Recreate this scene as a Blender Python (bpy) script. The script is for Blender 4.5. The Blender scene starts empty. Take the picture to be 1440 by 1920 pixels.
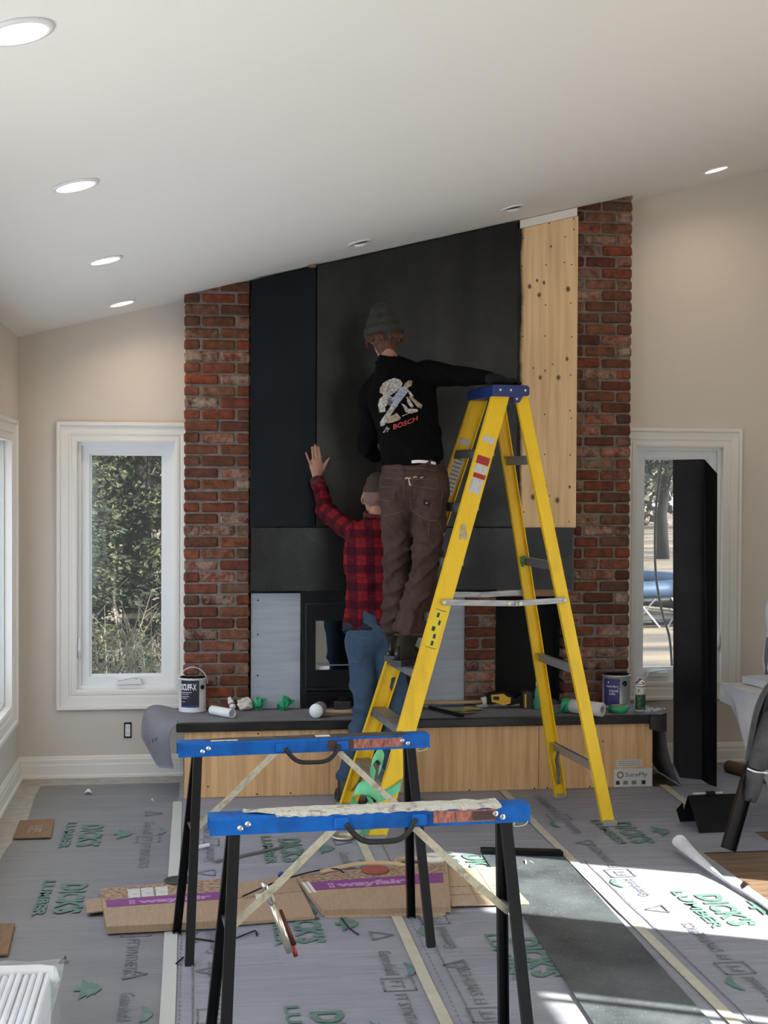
import bpy, bmesh, math, random
from mathutils import Vector, Matrix, noise
from mathutils.bvhtree import BVHTree
random.seed(7)
R = math.radians
C = bpy.context.scene.collection
SC = bpy.context.scene

# ---------------------------------------------------------------- camera, sky, sun, exposure
FPX, YAW, PITCH, ROLL, EYE = 2600.0, 7.86, 1.21, 0.30, 1.75
def cam_basis():
    y, p, r = R(YAW), R(PITCH), R(ROLL)
    fw = Vector((math.sin(y)*math.cos(p), math.cos(y)*math.cos(p), -math.sin(p)))
    rt = Vector((math.cos(y), -math.sin(y), 0)); up = rt.cross(fw)
    return fw, rt*math.cos(r)+up*math.sin(r), -rt*math.sin(r)+up*math.cos(r)
FW, RT, UP = cam_basis()
EYEP = Vector((0, 0, EYE))
cd = bpy.data.cameras.new('camera'); cam = bpy.data.objects.new('camera', cd); C.objects.link(cam)
cd.sensor_fit = 'VERTICAL'; cd.sensor_height = 36.0; cd.lens = FPX/1920*36.0
cd.clip_start = 0.05; cd.clip_end = 400
m = Matrix.Identity(4)
for i in range(3):
    m[i][0], m[i][1], m[i][2], m[i][3] = RT[i], UP[i], -FW[i], EYEP[i]
cam.matrix_world = m
SC.camera = cam
vs = SC.view_settings
vs.view_transform = 'Standard'; vs.look = 'None'; vs.gamma = 1.0; vs.use_curve_mapping = False
vs.exposure = 0.0

SKY, SUN, LAMP = 5.2, 32.0, 2.4
w = bpy.data.worlds.new('world'); SC.world = w; w.use_nodes = True
nt = w.node_tree; nt.nodes.clear()
def wn(t): return nt.nodes.new(t)
tc = wn('ShaderNodeTexCoord'); sx = wn('ShaderNodeSeparateXYZ'); rp = wn('ShaderNodeValToRGB')
bg = wn('ShaderNodeBackground'); out = wn('ShaderNodeOutputWorld')
rp.color_ramp.elements[0].position = 0.0; rp.color_ramp.elements[0].color = (0.96, 0.97, 1.0, 1)
rp.color_ramp.elements[1].position = 0.7; rp.color_ramp.elements[1].color = (0.78, 0.87, 1.0, 1)
nt.links.new(tc.outputs['Generated'], sx.inputs[0]); nt.links.new(sx.outputs['Z'], rp.inputs[0])
nt.links.new(rp.outputs[0], bg.inputs[0]); bg.inputs[1].default_value = SKY
nt.links.new(bg.outputs[0], out.inputs[0])
sl = bpy.data.lights.new('sun', 'SUN'); so = bpy.data.objects.new('sun', sl); C.objects.link(so)
sl.energy = SUN; sl.angle = R(0.6); sl.color = (1.0, 0.94, 0.84)
SUN_EL = 33.0
sdir = Vector((-0.905, 0.425, 0)).normalized()*math.cos(R(SUN_EL)) + Vector((0, 0, -math.sin(R(SUN_EL))))
so.rotation_euler = sdir.to_track_quat('-Z', 'Y').to_euler(); so.location = (8, -2, 8)

# ---------------------------------------------------------------- measuring helpers (a photo point on a real plane)
def ray(px, py): return FW + RT*((px-720)/FPX) - UP*((py-960)/FPX)
def FL(px, py, z=0.0): d = ray(px, py); return EYEP + d*((z-EYE)/d.z)
def WY(px, py, Y): d = ray(px, py); return EYEP + d*(Y/d.y)
def WX(px, py, X): d = ray(px, py); return EYEP + d*(X/d.x)
V = Vector

# ---------------------------------------------------------------- mesh helpers
class MB:
    def __init__(s): s.v = []; s.f = []
    def add(s, vs_, fs):
        o = len(s.v); s.v += [Vector(q) for q in vs_]; s.f += [tuple(i+o for i in f) for f in fs]; return s
    def box(s, lo, hi, bev=0.0, rot=None, at=None):
        lo, hi = Vector(lo), Vector(hi)
        if bev <= 0:
            vs_ = [(x, y, z) for x in (lo.x, hi.x) for y in (lo.y, hi.y) for z in (lo.z, hi.z)]
            fs = [(0,1,3,2),(4,6,7,5),(0,4,5,1),(2,3,7,6),(0,2,6,4),(1,5,7,3)]
        else:
            c, h = (lo+hi)/2, (hi-lo)/2; b = min(bev, h.x*.95, h.y*.95, h.z*.95)
            vs_ = []; idx = {}
            for sx_ in (-1,1):
                for sy in (-1,1):
                    for sz in (-1,1):
                        for a in range(3):
                            p = [sx_*(h.x-b), sy*(h.y-b), sz*(h.z-b)]; p[a] = (sx_,sy,sz)[a]*h[a]
                            idx[(sx_,sy,sz,a)] = len(vs_); vs_.append(c+Vector(p))
            fs = []
            I = lambda q, a: idx[(q[0],q[1],q[2],a)]
            for a in range(3):
                u, w_ = (a+1)%3, (a+2)%3
                for sg in (-1,1):
                    q = []
                    for su, sw in ((-1,-1),(1,-1),(1,1),(-1,1)):
                        t = [0,0,0]; t[a]=sg; t[u]=su; t[w_]=sw; q.append(I(t,a))
                    fs.append(tuple(q if sg > 0 else q[::-1]))
                for su in (-1,1):
                    for sw in (-1,1):
                        t0=[0,0,0]; t1=[0,0,0]; t0[a]=-1; t1[a]=1
                        for t in (t0,t1): t[u]=su; t[w_]=sw
                        q = (I(t0,u),I(t1,u),I(t1,w_),I(t0,w_)); fs.append(q if su*sw < 0 else q[::-1])
            for sx_ in (-1,1):
                for sy in (-1,1):
                    for sz in (-1,1):
                        q = tuple(I((sx_,sy,sz),a) for a in range(3)); fs.append(q if sx_*sy*sz > 0 else q[::-1])
        if rot is not None:
            vs_ = [rot @ Vector(q) + (Vector(at) if at is not None else Vector()) for q in vs_]
        elif at is not None:
            vs_ = [Vector(q)+Vector(at) for q in vs_]
        return s.add(vs_, fs)
    def obox(s, o, ax, ay, az, bev=0.0):
        """box from corner-centre o with full edge vectors ax, ay, az (o is the centre)"""
        ax, ay, az = Vector(ax), Vector(ay), Vector(az)
        M = Matrix((ax.normalized(), ay.normalized(), az.normalized())).transposed()
        h = Vector((ax.length, ay.length, az.length))/2
        return s.box(-h, h, bev, M, o)
    def tube(s, pts, r, n=8, cap=True, closed=False, flat=1.0, upv=None):
        """round (or flattened) tube along pts; r is a number, a list or a function"""
        pts = [Vector(p) for p in pts]; k = len(pts); rings = []
        prev = None
        for i, p in enumerate(pts):
            if closed: t = pts[(i+1)%k]-pts[i-1]
            else: t = pts[min(i+1,k-1)]-pts[max(i-1,0)]
            t = t.normalized() if t.length > 1e-9 else Vector((0,0,1))
            if prev is None:
                ref = Vector(upv) if upv is not None else (Vector((0,0,1)) if abs(t.z) < .9 else Vector((0,1,0)))
                a = t.cross(ref).normalized()
            else: a = (prev - t*prev.dot(t)).normalized()
            prev = a; b = t.cross(a)
            rr = r[i] if isinstance(r,list) else r
            rx, ry = rr if isinstance(rr,tuple) else (rr, rr*flat)
            rings.append([p + a*(rx*math.cos(2*math.pi*j/n)) + b*(ry*math.sin(2*math.pi*j/n)) for j in range(n)])
        vs_ = [q for g in rings for q in g]; fs = []
        for i in range(k if closed else k-1):
            i2 = (i+1)%k
            for j in range(n): fs.append((i*n+j, i*n+(j+1)%n, i2*n+(j+1)%n, i2*n+j))
        if cap and not closed:
            fs.append(tuple(range(n))[::-1]); fs.append(tuple((k-1)*n+j for j in range(n)))
        return s.add(vs_, fs)
    def lathe(s, prof, o=(0,0,0), ax=(0,0,1), n=24, close=False):
        """profile [(radius, height)] spun round ax at o"""
        ax = Vector(ax).normalized(); ref = Vector((0,0,1)) if abs(ax.z) < .9 else Vector((1,0,0))
        a = ref.cross(ax).normalized(); b = ax.cross(a); o = Vector(o); vs_ = []; fs = []
        for r, h in prof:
            for j in range(n):
                t = 2*math.pi*j/n; vs_.append(o + ax*h + a*(r*math.cos(t)) + b*(r*math.sin(t)))
        k = len(prof)
        for i in range(k if close else k-1):
            i2 = (i+1)%k
            for j in range(n): fs.append((i*n+j, i*n+(j+1)%n, i2*n+(j+1)%n, i2*n+j))
        if not close:
            if prof[0][0] > 1e-6: fs.append(tuple(range(n))[::-1])
            if prof[-1][0] > 1e-6: fs.append(tuple((k-1)*n+j for j in range(n)))
        return s.add(vs_, fs)
    def prism(s, poly, d):
        """polygon (3-D points) pushed along d"""
        p = [Vector(q) for q in poly]; d = Vector(d); n = len(p)
        nrm = Vector()
        for i in range(n): nrm += (p[i]-p[0]).cross(p[(i+1)%n]-p[0])
        if nrm.dot(d) > 0: p = p[::-1]
        fs = [tuple(range(n)), tuple(range(2*n-1, n-1, -1))]
        for i in range(n): fs.append((i, n+i, n+(i+1)%n, (i+1)%n))
        return s.add(p+[q+d for q in p], fs)
    def grid(s, fn, nu, nv, thick=0.0):
        P = [[Vector(fn(i/nu, j/nv)) for j in range(nv+1)] for i in range(nu+1)]
        ix = lambda i, j: i*(nv+1)+j
        vs_ = [q for g in P for q in g]; fs = [(ix(i,j), ix(i+1,j), ix(i+1,j+1), ix(i,j+1)) for i in range(nu) for j in range(nv)]
        if thick:
            nn = [Vector() for _ in vs_]
            for f in fs:
                a = (vs_[f[1]]-vs_[f[0]]).cross(vs_[f[3]]-vs_[f[0]])
                for q in f: nn[q] += a
            o = len(vs_); vs_ += [q - k.normalized()*thick if k.length > 0 else q - Vector((0,0,thick)) for q, k in zip(vs_[:o], nn)]
            fs += [tuple(q+o for q in f[::-1]) for f in fs]
            rim = [ix(i,0) for i in range(nu+1)] + [ix(nu,j) for j in range(1,nv+1)] + [ix(i,nv) for i in range(nu-1,-1,-1)] + [ix(0,j) for j in range(nv-1,0,-1)]
            for q in range(len(rim)):
                a, b = rim[q], rim[(q+1)%len(rim)]; fs.append((a, a+o, b+o, b)[::-1] if False else (b, b+o, a+o, a))
        return s.add(vs_, fs)
    def xf(s, M): s.v = [M @ q for q in s.v]; return s
    def build(s, name, mat, parent=None, smooth=False, origin=None, attr=None):
        return link(name, s.v, s.f, mat, parent, smooth, origin)

def wloc(o):
    """world position of a thing or part that was never turned"""
    return o['_w'] if '_w' in o else o.location
WP = {}
def link(name, vs_, fs, mat, parent=None, smooth=False, origin=None, mesh=None):
    if mesh is None:
        if origin is None:
            xs = [q[0] for q in vs_]; ys = [q[1] for q in vs_]; zs = [q[2] for q in vs_]
            origin = Vector(((min(xs)+max(xs))/2, (min(ys)+max(ys))/2, min(zs)))
        origin = Vector(origin)
        mesh = bpy.data.meshes.new(name)
        mesh.from_pydata([Vector(q)-origin for q in vs_], [], fs); mesh.update()
        if smooth: mesh.polygons.foreach_set('use_smooth', [True]*len(mesh.polygons))
        if mat is not None: mesh.materials.append(mat)
    o = bpy.data.objects.new(name, mesh); C.objects.link(o); o.location = origin
    WP[o.name] = Vector(origin)
    if parent is not None: adopt(o, parent)
    return o
def adopt(o, parent):
    o.parent = parent; o.matrix_parent_inverse = Matrix.Translation(-WP[parent.name]); return o
def tag(o, label=None, cat=None, group=None, kind=None):
    if label: o['label'] = label
    if cat: o['category'] = cat
    if group: o['group'] = group
    if kind: o['kind'] = kind
    return o
def thing(name, loc, label, cat, group=None):
    o = bpy.data.objects.new(name, None); C.objects.link(o); o.location = loc; o.empty_display_size = .05
    WP[o.name] = Vector(loc); return tag(o, label, cat, group)
def copy_tree(o, parent=None):
    c = o.copy(); C.objects.link(c); WP[c.name] = WP[o.name].copy()
    if parent is not None: c.parent = parent
    for ch in [q for q in KIDS.get(o.name, [])]: copy_tree(ch, c)
    return c
KIDS = {}
_adopt = adopt
def adopt(o, parent):
    KIDS.setdefault(parent.name, []).append(o); return _adopt(o, parent)

_txt = {}
def text2d(body, bold=0.0, spacing=1.0):
    """lettering as flat polygons, scaled to cap height 1, starting at x = 0"""
    key = (body, bold, spacing)
    if key not in _txt:
        cu = bpy.data.curves.new('t', 'FONT'); cu.body = body; cu.size = 1.0; cu.offset = bold; cu.space_character = spacing
        cu.resolution_u = 2
        ob = bpy.data.objects.new('t', cu)
        me = bpy.data.meshes.new_from_object(ob)
        vs_ = [q.co.copy() for q in me.vertices]; fs = [tuple(p.vertices) for p in me.polygons]
        bpy.data.objects.remove(ob); bpy.data.curves.remove(cu); bpy.data.meshes.remove(me)
        x0 = min(q.x for q in vs_); k = 1/0.73
        _txt[key] = ([((q.x-x0)*k, q.y*k) for q in vs_], fs, (max(q.x for q in vs_)-x0)*k)
    return _txt[key]
def lettering(name, body, o, u, v, h, mat, parent, bold=0.01, width=None, center=False, spacing=1.0, kind=None):
    """print: baseline start o, reading along u, letters standing along v, cap height h"""
    P, F_, W_ = text2d(body, bold, spacing)
    u, v, o = Vector(u).normalized(), Vector(v).normalized(), Vector(o)
    sx_ = h if width is None else width/W_
    off = -W_/2 if center else 0.0
    return link(name, [o + u*((x+off)*sx_) + v*(y*h) for x, y in P], F_, mat, parent)

# ---------------------------------------------------------------- materials
def nmat(name):
    mt = bpy.data.materials.new(name); mt.use_nodes = True; nt_ = mt.node_tree
    return mt, nt_, nt_.nodes['Principled BSDF']
def setc(s, c): s.default_value = (c[0], c[1], c[2], 1)
def mixc(nt_, fac, a, b):
    n = nt_.nodes.new('ShaderNodeMix'); n.data_type = 'RGBA'
    for sock, val in ((n.inputs[0], fac), (n.inputs[6], a), (n.inputs[7], b)):
        if hasattr(val, 'is_linked') or hasattr(val, 'links'): nt_.links.new(val, sock)
        elif isinstance(val, (tuple, list)): setc(sock, val)
        else: sock.default_value = val
    return n.outputs[2]
def coords(nt_, kind='Object', scale=(1,1,1), rand=False):
    t = nt_.nodes.new('ShaderNodeTexCoord'); mp = nt_.nodes.new('ShaderNodeMapping')
    mp.inputs['Scale'].default_value = scale; nt_.links.new(t.outputs[kind], mp.inputs[0])
    if rand:
        oi = nt_.nodes.new('ShaderNodeObjectInfo'); ml = nt_.nodes.new('ShaderNodeMath'); ml.operation = 'MULTIPLY'; ml.inputs[1].default_value = 37.0
        nt_.links.new(oi.outputs['Random'], ml.inputs[0]); cb = nt_.nodes.new('ShaderNodeCombineXYZ')
        for i in range(3): nt_.links.new(ml.outputs[0], cb.inputs[i])
        nt_.links.new(cb.outputs[0], mp.inputs['Location'])
    return mp.outputs[0]
def tnoise(nt_, vec, scale, detail=4, rough=.55, lo=.35, hi=.65):
    n = nt_.nodes.new('ShaderNodeTexNoise'); n.inputs['Scale'].default_value = scale; n.inputs['Detail'].default_value = detail
    n.inputs['Roughness'].default_value = rough
    if vec is not None: nt_.links.new(vec, n.inputs['Vector'])
    r_ = nt_.nodes.new('ShaderNodeMapRange'); r_.inputs[1].default_value = lo; r_.inputs[2].default_value = hi
    nt_.links.new(n.outputs[0], r_.inputs[0]); return r_.outputs[0]
def addbump(nt_, bs, height, strength, dist=.01):
    b = nt_.nodes.new('ShaderNodeBump'); b.inputs['Strength'].default_value = strength; b.inputs['Distance'].default_value = dist
    nt_.links.new(height, b.inputs['Height']); nt_.links.new(b.outputs[0], bs.inputs['Normal'])
def pm(name, col, rough=.6, metal=0.0, col2=None, scale=6.0, stretch=(1,1,1), bump=0.0, bscale=40.0, spec=.5, lo=.35, hi=.65, emit=0.0, alpha=1.0, coord='Object', rand=False, detail=4, sheen=0.0):
    mt, nt_, bs = nmat(name)
    setc(bs.inputs['Base Color'], col); bs.inputs['Roughness'].default_value = rough; bs.inputs['Metallic'].default_value = metal
    bs.inputs['Specular IOR Level'].default_value = spec
    if sheen: bs.inputs['Sheen Weight'].default_value = sheen
    if col2 is not None or bump:
        vec = coords(nt_, coord, stretch, rand)
        if col2 is not None:
            nt_.links.new(mixc(nt_, tnoise(nt_, vec, scale, detail, .6, lo, hi), col, col2), bs.inputs['Base Color'])
        if bump:
            addbump(nt_, bs, tnoise(nt_, vec, bscale, 3, .6, .2, .8), bump)
    if emit: setc(bs.inputs['Emission Color'], col); bs.inputs['Emission Strength'].default_value = emit
    if alpha < 1: bs.inputs['Alpha'].default_value = alpha
    return mt
# ---------------------------------------------------------------- material library
M_wall = pm('wall_paint', (.66,.60,.53), .85, bump=.04, bscale=120)
M_ceil = pm('ceiling_paint', (.86,.845,.80), .9, bump=.03, bscale=90)
M_trim = pm('trim_paint', (.80,.77,.72), .45)
M_vinyl = pm('window_vinyl', (.80,.82,.82), .4)
M_black = pm('black', (.006,.006,.007), .5, spec=.2)
M_dark = pm('dark_cavity', (.006,.006,.006), .9)
M_silver = pm('aluminium', (.40,.41,.43), .45, .9, col2=(.26,.27,.29), scale=9, stretch=(1,1,6))
M_zinc = pm('zinc_bar', (.62,.58,.45), .4, .7, col2=(.30,.26,.18), scale=25, lo=.5, hi=.75)
M_white = pm('white_plastic', (.82,.83,.85), .45)
M_bluegreen = pm('green_tape', (.02,.30,.12), .45, col2=(.04,.42,.20), scale=14)
M_chrome = pm('chrome', (.75,.75,.75), .2, 1.0)

def glass_mat(name, tint, refl=.06, haze=None):
    mt = bpy.data.materials.new(name); mt.use_nodes = True; t = mt.node_tree; t.nodes.clear()
    o_ = t.nodes.new('ShaderNodeOutputMaterial'); tr = t.nodes.new('ShaderNodeBsdfTransparent'); gl = t.nodes.new('ShaderNodeBsdfGlossy')
    mx = t.nodes.new('ShaderNodeMixShader'); setc(tr.inputs[0], tint); gl.inputs['Roughness'].default_value = .02
    mx.inputs[0].default_value = refl; t.links.new(tr.outputs[0], mx.inputs[1]); t.links.new(gl.outputs[0], mx.inputs[2])
    last = mx.outputs[0]
    if haze:
        tl = t.nodes.new('ShaderNodeBsdfTranslucent'); setc(tl.inputs[0], (.9,.95,1)); m2 = t.nodes.new('ShaderNodeMixShader')
        m2.inputs[0].default_value = haze; t.links.new(last, m2.inputs[1]); t.links.new(tl.outputs[0], m2.inputs[2]); last = m2.outputs[0]
    t.links.new(last, o_.inputs[0]); return mt
M_glass = glass_mat('clear_glass', (.92,.95,.95))
M_dimglass = glass_mat('dimming_glass', (.60,.64,.64), .05, .012)  # grey tint added to dim the bright view outdoors
M_film = glass_mat('film_on_glass', (.5,.52,.55), .02, .5)

# ---------------------------------------------------------------- room shell
XL, XR, YW, YBK = -1.008, 3.90, 8.329, -3.0
def CEIL(x): return 2.589 + .247*(x-XL)
fl_m, fl_t, fl_b = nmat('subfloor_boards')
vec = coords(fl_t, 'Object', (1.2, 9, 1)); base = mixc(fl_t, tnoise(fl_t, vec, 3, 6), (.20,.125,.075), (.10,.06,.035))
v2 = coords(fl_t, 'Object'); sxyz = fl_t.nodes.new('ShaderNodeSeparateXYZ'); fl_t.links.new(v2, sxyz.inputs[0])
mr = fl_t.nodes.new('ShaderNodeMapRange'); mr.inputs[1].default_value = .6; mr.inputs[2].default_value = .9; mr.inputs[3].default_value = 1; mr.inputs[4].default_value = 0
fl_t.links.new(sxyz.outputs[0], mr.inputs[0])
dust = mixc(fl_t, tnoise(fl_t, v2, 14, 5), (.50,.46,.40), (.38,.35,.31))
fl_t.links.new(mixc(fl_t, mr.outputs[0], base, dust), fl_b.inputs['Base Color']); fl_b.inputs['Roughness'].default_value = .7
tag(MB().box((XL-.2, YBK-.2, -.12), (XR+.2, YW+.2, 0)).build('floor', fl_m, origin=(1.2, 4, 0)), 'brown wood floor with pale dusty band along the left wall', kind='structure')
tag(MB().prism([(XL-.2, YBK-.2, CEIL(XL-.2)), (XR+.2, YBK-.2, CEIL(XR+.2)), (XR+.2, YBK-.2, CEIL(XR+.2)+.35), (XL-.2, YBK-.2, CEIL(XL-.2)+.35)], (0, YW-YBK+.4, 0)).build('ceiling', M_ceil), 'white ceiling sloping up to the right', kind='structure')

def wall(name, label, P, u0, u1, top, holes, thick=.16):
    """P(u, z, d): wall plane point, d into the room; holes = (u0, u1, z0, z1)"""
    mb = MB(); us = sorted({u0, u1, *[h[0] for h in holes], *[h[1] for h in holes]})
    for a, b in zip(us, us[1:]):
        hs = sorted([h for h in holes if h[0] <= a+1e-6 and h[1] >= b-1e-6], key=lambda h: h[2])
        z = 0.0
        for h in hs:
            if h[2] > z+1e-6: mb.prism([P(a,z,0), P(b,z,0), P(b,h[2],0), P(a,h[2],0)], P(a,z,-thick)-P(a,z,0))
            z = h[3]
        mb.prism([P(a,z,0), P(b,z,0), P(b,top(b),0), P(a,top(a),0)], P(a,z,-thick)-P(a,z,0))
    return tag(mb.build(name, M_wall), label, kind='structure')
PB = lambda u, z, d: V((u, YW-d, z))
PL = lambda u, z, d: V((XL+d, u, z))
PR = lambda u, z, d: V((XR-d, u, z))
PK = lambda u, z, d: V((u, YBK+d, z))
hL = (WY(143.5,1060,YW).x, WY(328,1060,YW).x, WY(220,1293,YW).z, WY(220,828,YW).z)
hR = (WY(1190.6,1060,YW).x, WY(1354,1060,YW).x, hL[2], hL[3])
hW = (4.4, 7.925, .49, 1.975)
hW2 = (.6, 3.9, .49, 2.1)
wall('wall_back', 'painted end wall behind the fireplace', PB, XL, XR, CEIL, [hL, hR])
wall('wall_left', 'painted low wall with a wide window', PL, YBK, YW, lambda u: CEIL(XL), [hW, hW2])
dA, dB = (4.10, 5.20, .02, 2.1), (1.7, 3.385, .02, 2.1)
wall('wall_right', 'tall painted wall with glazed doors', PR, YBK, YW, lambda u: CEIL(XR), [dA, dB])
hK = (1.75, 3.75, .1, 3.1)
wall('wall_rear', 'painted wall behind the viewer with wide glazing', PK, XL, XR, CEIL, [hK])

CAS = [(-.003,-.029),(-.003,.012),(.010,.016),(.026,.016),(.030,.010),(.040,.012),(.044,.018),(.088,.022),(.094,.034),(.110,.036),(.115,.030),(.115,0)]
def frame_loops(P, h, prof):
    mb = MB(); vs_ = []; fs = []
    for o_, d in prof:
        vs_ += [P(h[0]-o_, h[2]-o_, d), P(h[1]+o_, h[2]-o_, d), P(h[1]+o_, h[3]+o_, d), P(h[0]-o_, h[3]+o_, d)]
    for i in range(len(prof)-1):
        for j in range(4): fs.append((i*4+j, i*4+(j+1)%4, i*4+4+(j+1)%4, i*4+4+j))
    return mb.add(vs_, fs)
def ring(P, h, inner, d0, d1):
    """rectangular frame: outer edge h, inner inset, between depths d0..d1"""
    k = lambda i, d: [P(h[0]+i, h[2]+i, d), P(h[1]-i, h[2]+i, d), P(h[1]-i, h[3]-i, d), P(h[0]+i, h[3]-i, d)]
    vs_ = k(0,d0)+k(0,d1)+k(inner,d1)+k(inner,d0); fs = []
    for i in range(4):
        for j in range(4): fs.append((i*4+j, i*4+(j+1)%4, ((i+1)%4)*4+(j+1)%4, ((i+1)%4)*4+j))
    return MB().add(vs_, fs)
def window(n, P, h, label, glass, mirror=False, crank=True, sashw=.062, muntins=()):
    w_ = thing('window_%d' % n, P((h[0]+h[1])/2, h[2], 0), label, None); w_['kind'] = 'structure'
    frame_loops(P, h, CAS).build('casing', M_trim, w_)
    ring(P, (h[0]+.001,h[1]-.001,h[2]+.001,h[3]-.001), .022, -.13, -.03).build('window_frame', M_vinyl, w_)
    hs = (h[0]+.0225, h[1]-.0225, h[2]+.0225, h[3]-.0225)
    s_ = ring(P, hs, sashw-.015, -.115, -.06).build('sash', M_vinyl, w_)
    hb = (hs[0]+sashw-.015, hs[1]-sashw+.015, hs[2]+sashw-.015, hs[3]-sashw+.015)
    ring(P, hb, .012, -.105, -.075).build('glazing_bead', M_vinyl, s_)
    hg = (hb[0]+.004, hb[1]-.004, hb[2]+.004, hb[3]-.004)
    MB().prism([P(hg[0],hg[2],-.092), P(hg[1],hg[2],-.092), P(hg[1],hg[3],-.092), P(hg[0],hg[3],-.092)], P(0,0,-.004)-P(0,0,0)).build('pane', glass, w_)
    for u in muntins:
        MB().prism([P(u-.013,hb[2],-.11), P(u+.013,hb[2],-.11), P(u+.013,hb[3],-.11), P(u-.013,hb[3],-.11)], P(0,0,.04)-P(0,0,0)).build('muntin', M_vinyl, w_)
    if crank:
        cu = (h[0]+h[1])/2 + (.02 if not mirror else -.12); cz = h[2]+.028
        c_ = MB().prism([P(cu-.075,cz,-.055), P(cu+.075,cz,-.055), P(cu+.06,cz+.028,-.055), P(cu-.06,cz+.028,-.055)], P(0,0,.045)-P(0,0,0)).build('crank_housing', M_white, w_)
        MB().tube([P(cu+.05,cz+.035,-.03), P(cu+.02,cz+.040,-.012), P(cu-.05,cz+.030,-.010), P(cu-.065,cz+.028,-.012)], .007, 8).build('crank_handle', M_white, c_, True)
        lu = h[0]+.014 if not mirror else h[1]-.014; lz = h[2]+.22
        MB().tube([P(lu,lz-.03,-.028), P(lu,lz+.02,-.012), P(lu,lz+.09,-.014)], [.010,.012,.006], 8).build('lock_lever', M_white, w_, True)
    return w_
window(1, PB, hL, 'white casement window left of the brick fireplace', M_dimglass)
window(2, PB, hR, 'white casement window right of the fireplace, half hidden by a black channel', M_dimglass, mirror=True)
window(3, PL, hW, 'wide window in the left wall with pale film on its glass', M_film, crank=False)
window(4, PL, hW2, 'further window in the left wall', M_glass, crank=False)
window(5, PR, dA, 'glazed door in the right wall letting in the sun', M_glass, crank=False)
window(6, PR, dB, 'second glazed door in the right wall', M_glass, crank=False, muntins=(3.23,))
window(7, PK, hK, 'wide glazing behind the viewer', M_glass, crank=False)
def portal(P, h, d=-.2):
    c = P((h[0]+h[1])/2, (h[2]+h[3])/2, d); l = bpy.data.lights.new('portal', 'AREA'); l.shape = 'RECTANGLE'
    l.size = h[1]-h[0]; l.size_y = h[3]-h[2]; l.cycles.is_portal = True
    o = bpy.data.objects.new('portal', l); C.objects.link(o); o.location = c
    n_ = (P(0,0,1)-P(0,0,0)); o.rotation_euler = n_.to_track_quat('-Z', 'Z').to_euler()
if True:
  for P_, h_ in ((PB,hL),(PB,hR),(PL,hW),(PL,hW2),(PR,dA),(PR,dB),(PK,hK)): portal(P_, h_)

BASE = [(0.000,.0),(0.000,.026),(.012,.026),(.020,.016),(.075,.016),(.082,.013),(.105,.013),(.112,.008),(.122,.006),(.128,.0)]
def baseboard(name, P, u0, u1, label):
    vs_ = [P(u, z, d) for u in (u0, u1) for z, d in BASE]; n = len(BASE)
    fs = [(i, i+1, n+i+1, n+i) for i in range(n-1)] + [tuple(range(n)), tuple(range(2*n-1, n-1, -1))]
    tag(MB().add(vs_, fs).build(name, M_trim), label, kind='structure')
baseboard('baseboard_back', PB, XL, -.05, 'white stepped baseboard under the left end window')
baseboard('baseboard_right', PB, 2.7, XR, 'white stepped baseboard right of the hearth')
baseboard('baseboard_left', PL, YBK, YW, 'white stepped baseboard along the left wall')

# ---------------------------------------------------------------- recessed lights
M_lamp, lt, lb = nmat('lamp_diffuser'); setc(lb.inputs['Base Color'], (1,.9,.75)); setc(lb.inputs['Emission Color'], (1,.82,.62)); lb.inputs['Emission Strength'].default_value = 14.0
M_lamp_off = pm('lamp_lens', (.85,.86,.88), .2)
up_n = V((-.247, 0, 1)).normalized(); ax_dn = -up_n
def potlight(x, y, label, on=True, r=.062):
    o = V((x, y, CEIL(x))); t = thing('recessed_light', o, label, 'ceiling light', 'recessed ceiling lights')
    MB().lathe([(r+.020,0),(r+.018,.006),(r+.004,.008),(r,.002),(r+.02,.0)], o, ax_dn, 32).build('trim_ring', M_white, t, True)
    if on:
        MB().lathe([(r,.001),(r*.8,.004),(0.0001,.005)], o, ax_dn, 32).build('diffuser', M_lamp, t, True)
        l = bpy.data.lights.new('recessed_lamp', 'AREA'); l.shape = 'DISK'; l.size = r*1.8; l.energy = LAMP; l.color = (1,.80,.58); l.spread = R(150)
        lo = bpy.data.objects.new('lamp', l); C.objects.link(lo); lo.location = o+ax_dn*.012; lo.rotation_euler = ax_dn.to_track_quat('-Z','Y').to_euler()
        WP[lo.name] = lo.location.copy(); adopt(lo, t)
    else:
        MB().lathe([(r,.0),(r*.8,-.006),(r*.78,.004)], o, ax_dn, 32).build('baffle', M_black, t, True)
        MB().lathe([(r*.78,.004),(r*.7,.016),(r*.3,.020),(.0001,.02)], o, (ax_dn+V((0,.35,0))).normalized(), 32).build('lens', M_lamp_off, t, True)
potlight(-.385, 3.165, 'lit ceiling light cut by the top left photo edge')
potlight(-.392, 4.763, 'lit ceiling light, second in the row nearing the fireplace')
potlight(-.391, 6.343, 'lit ceiling light, third in the row nearing the fireplace')
potlight(-.393, 7.853, 'lit ceiling light nearest the left end window')
potlight(3.007, 7.754, 'lit ceiling light above the right end window')
potlight(.90, 7.536, 'unlit tilted ceiling light left of centre before the steel panels', False, .05)
potlight(1.736, 7.491, 'unlit tilted ceiling light nearest the plywood strip', False, .05)
potlight(-.39, 1.6, 'lit ceiling light of the left row above the viewer')
potlight(3.0, 5.5, 'unseen ceiling light added on the right to brighten the room')  # extra lamp out of view, added for more interior light
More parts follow.
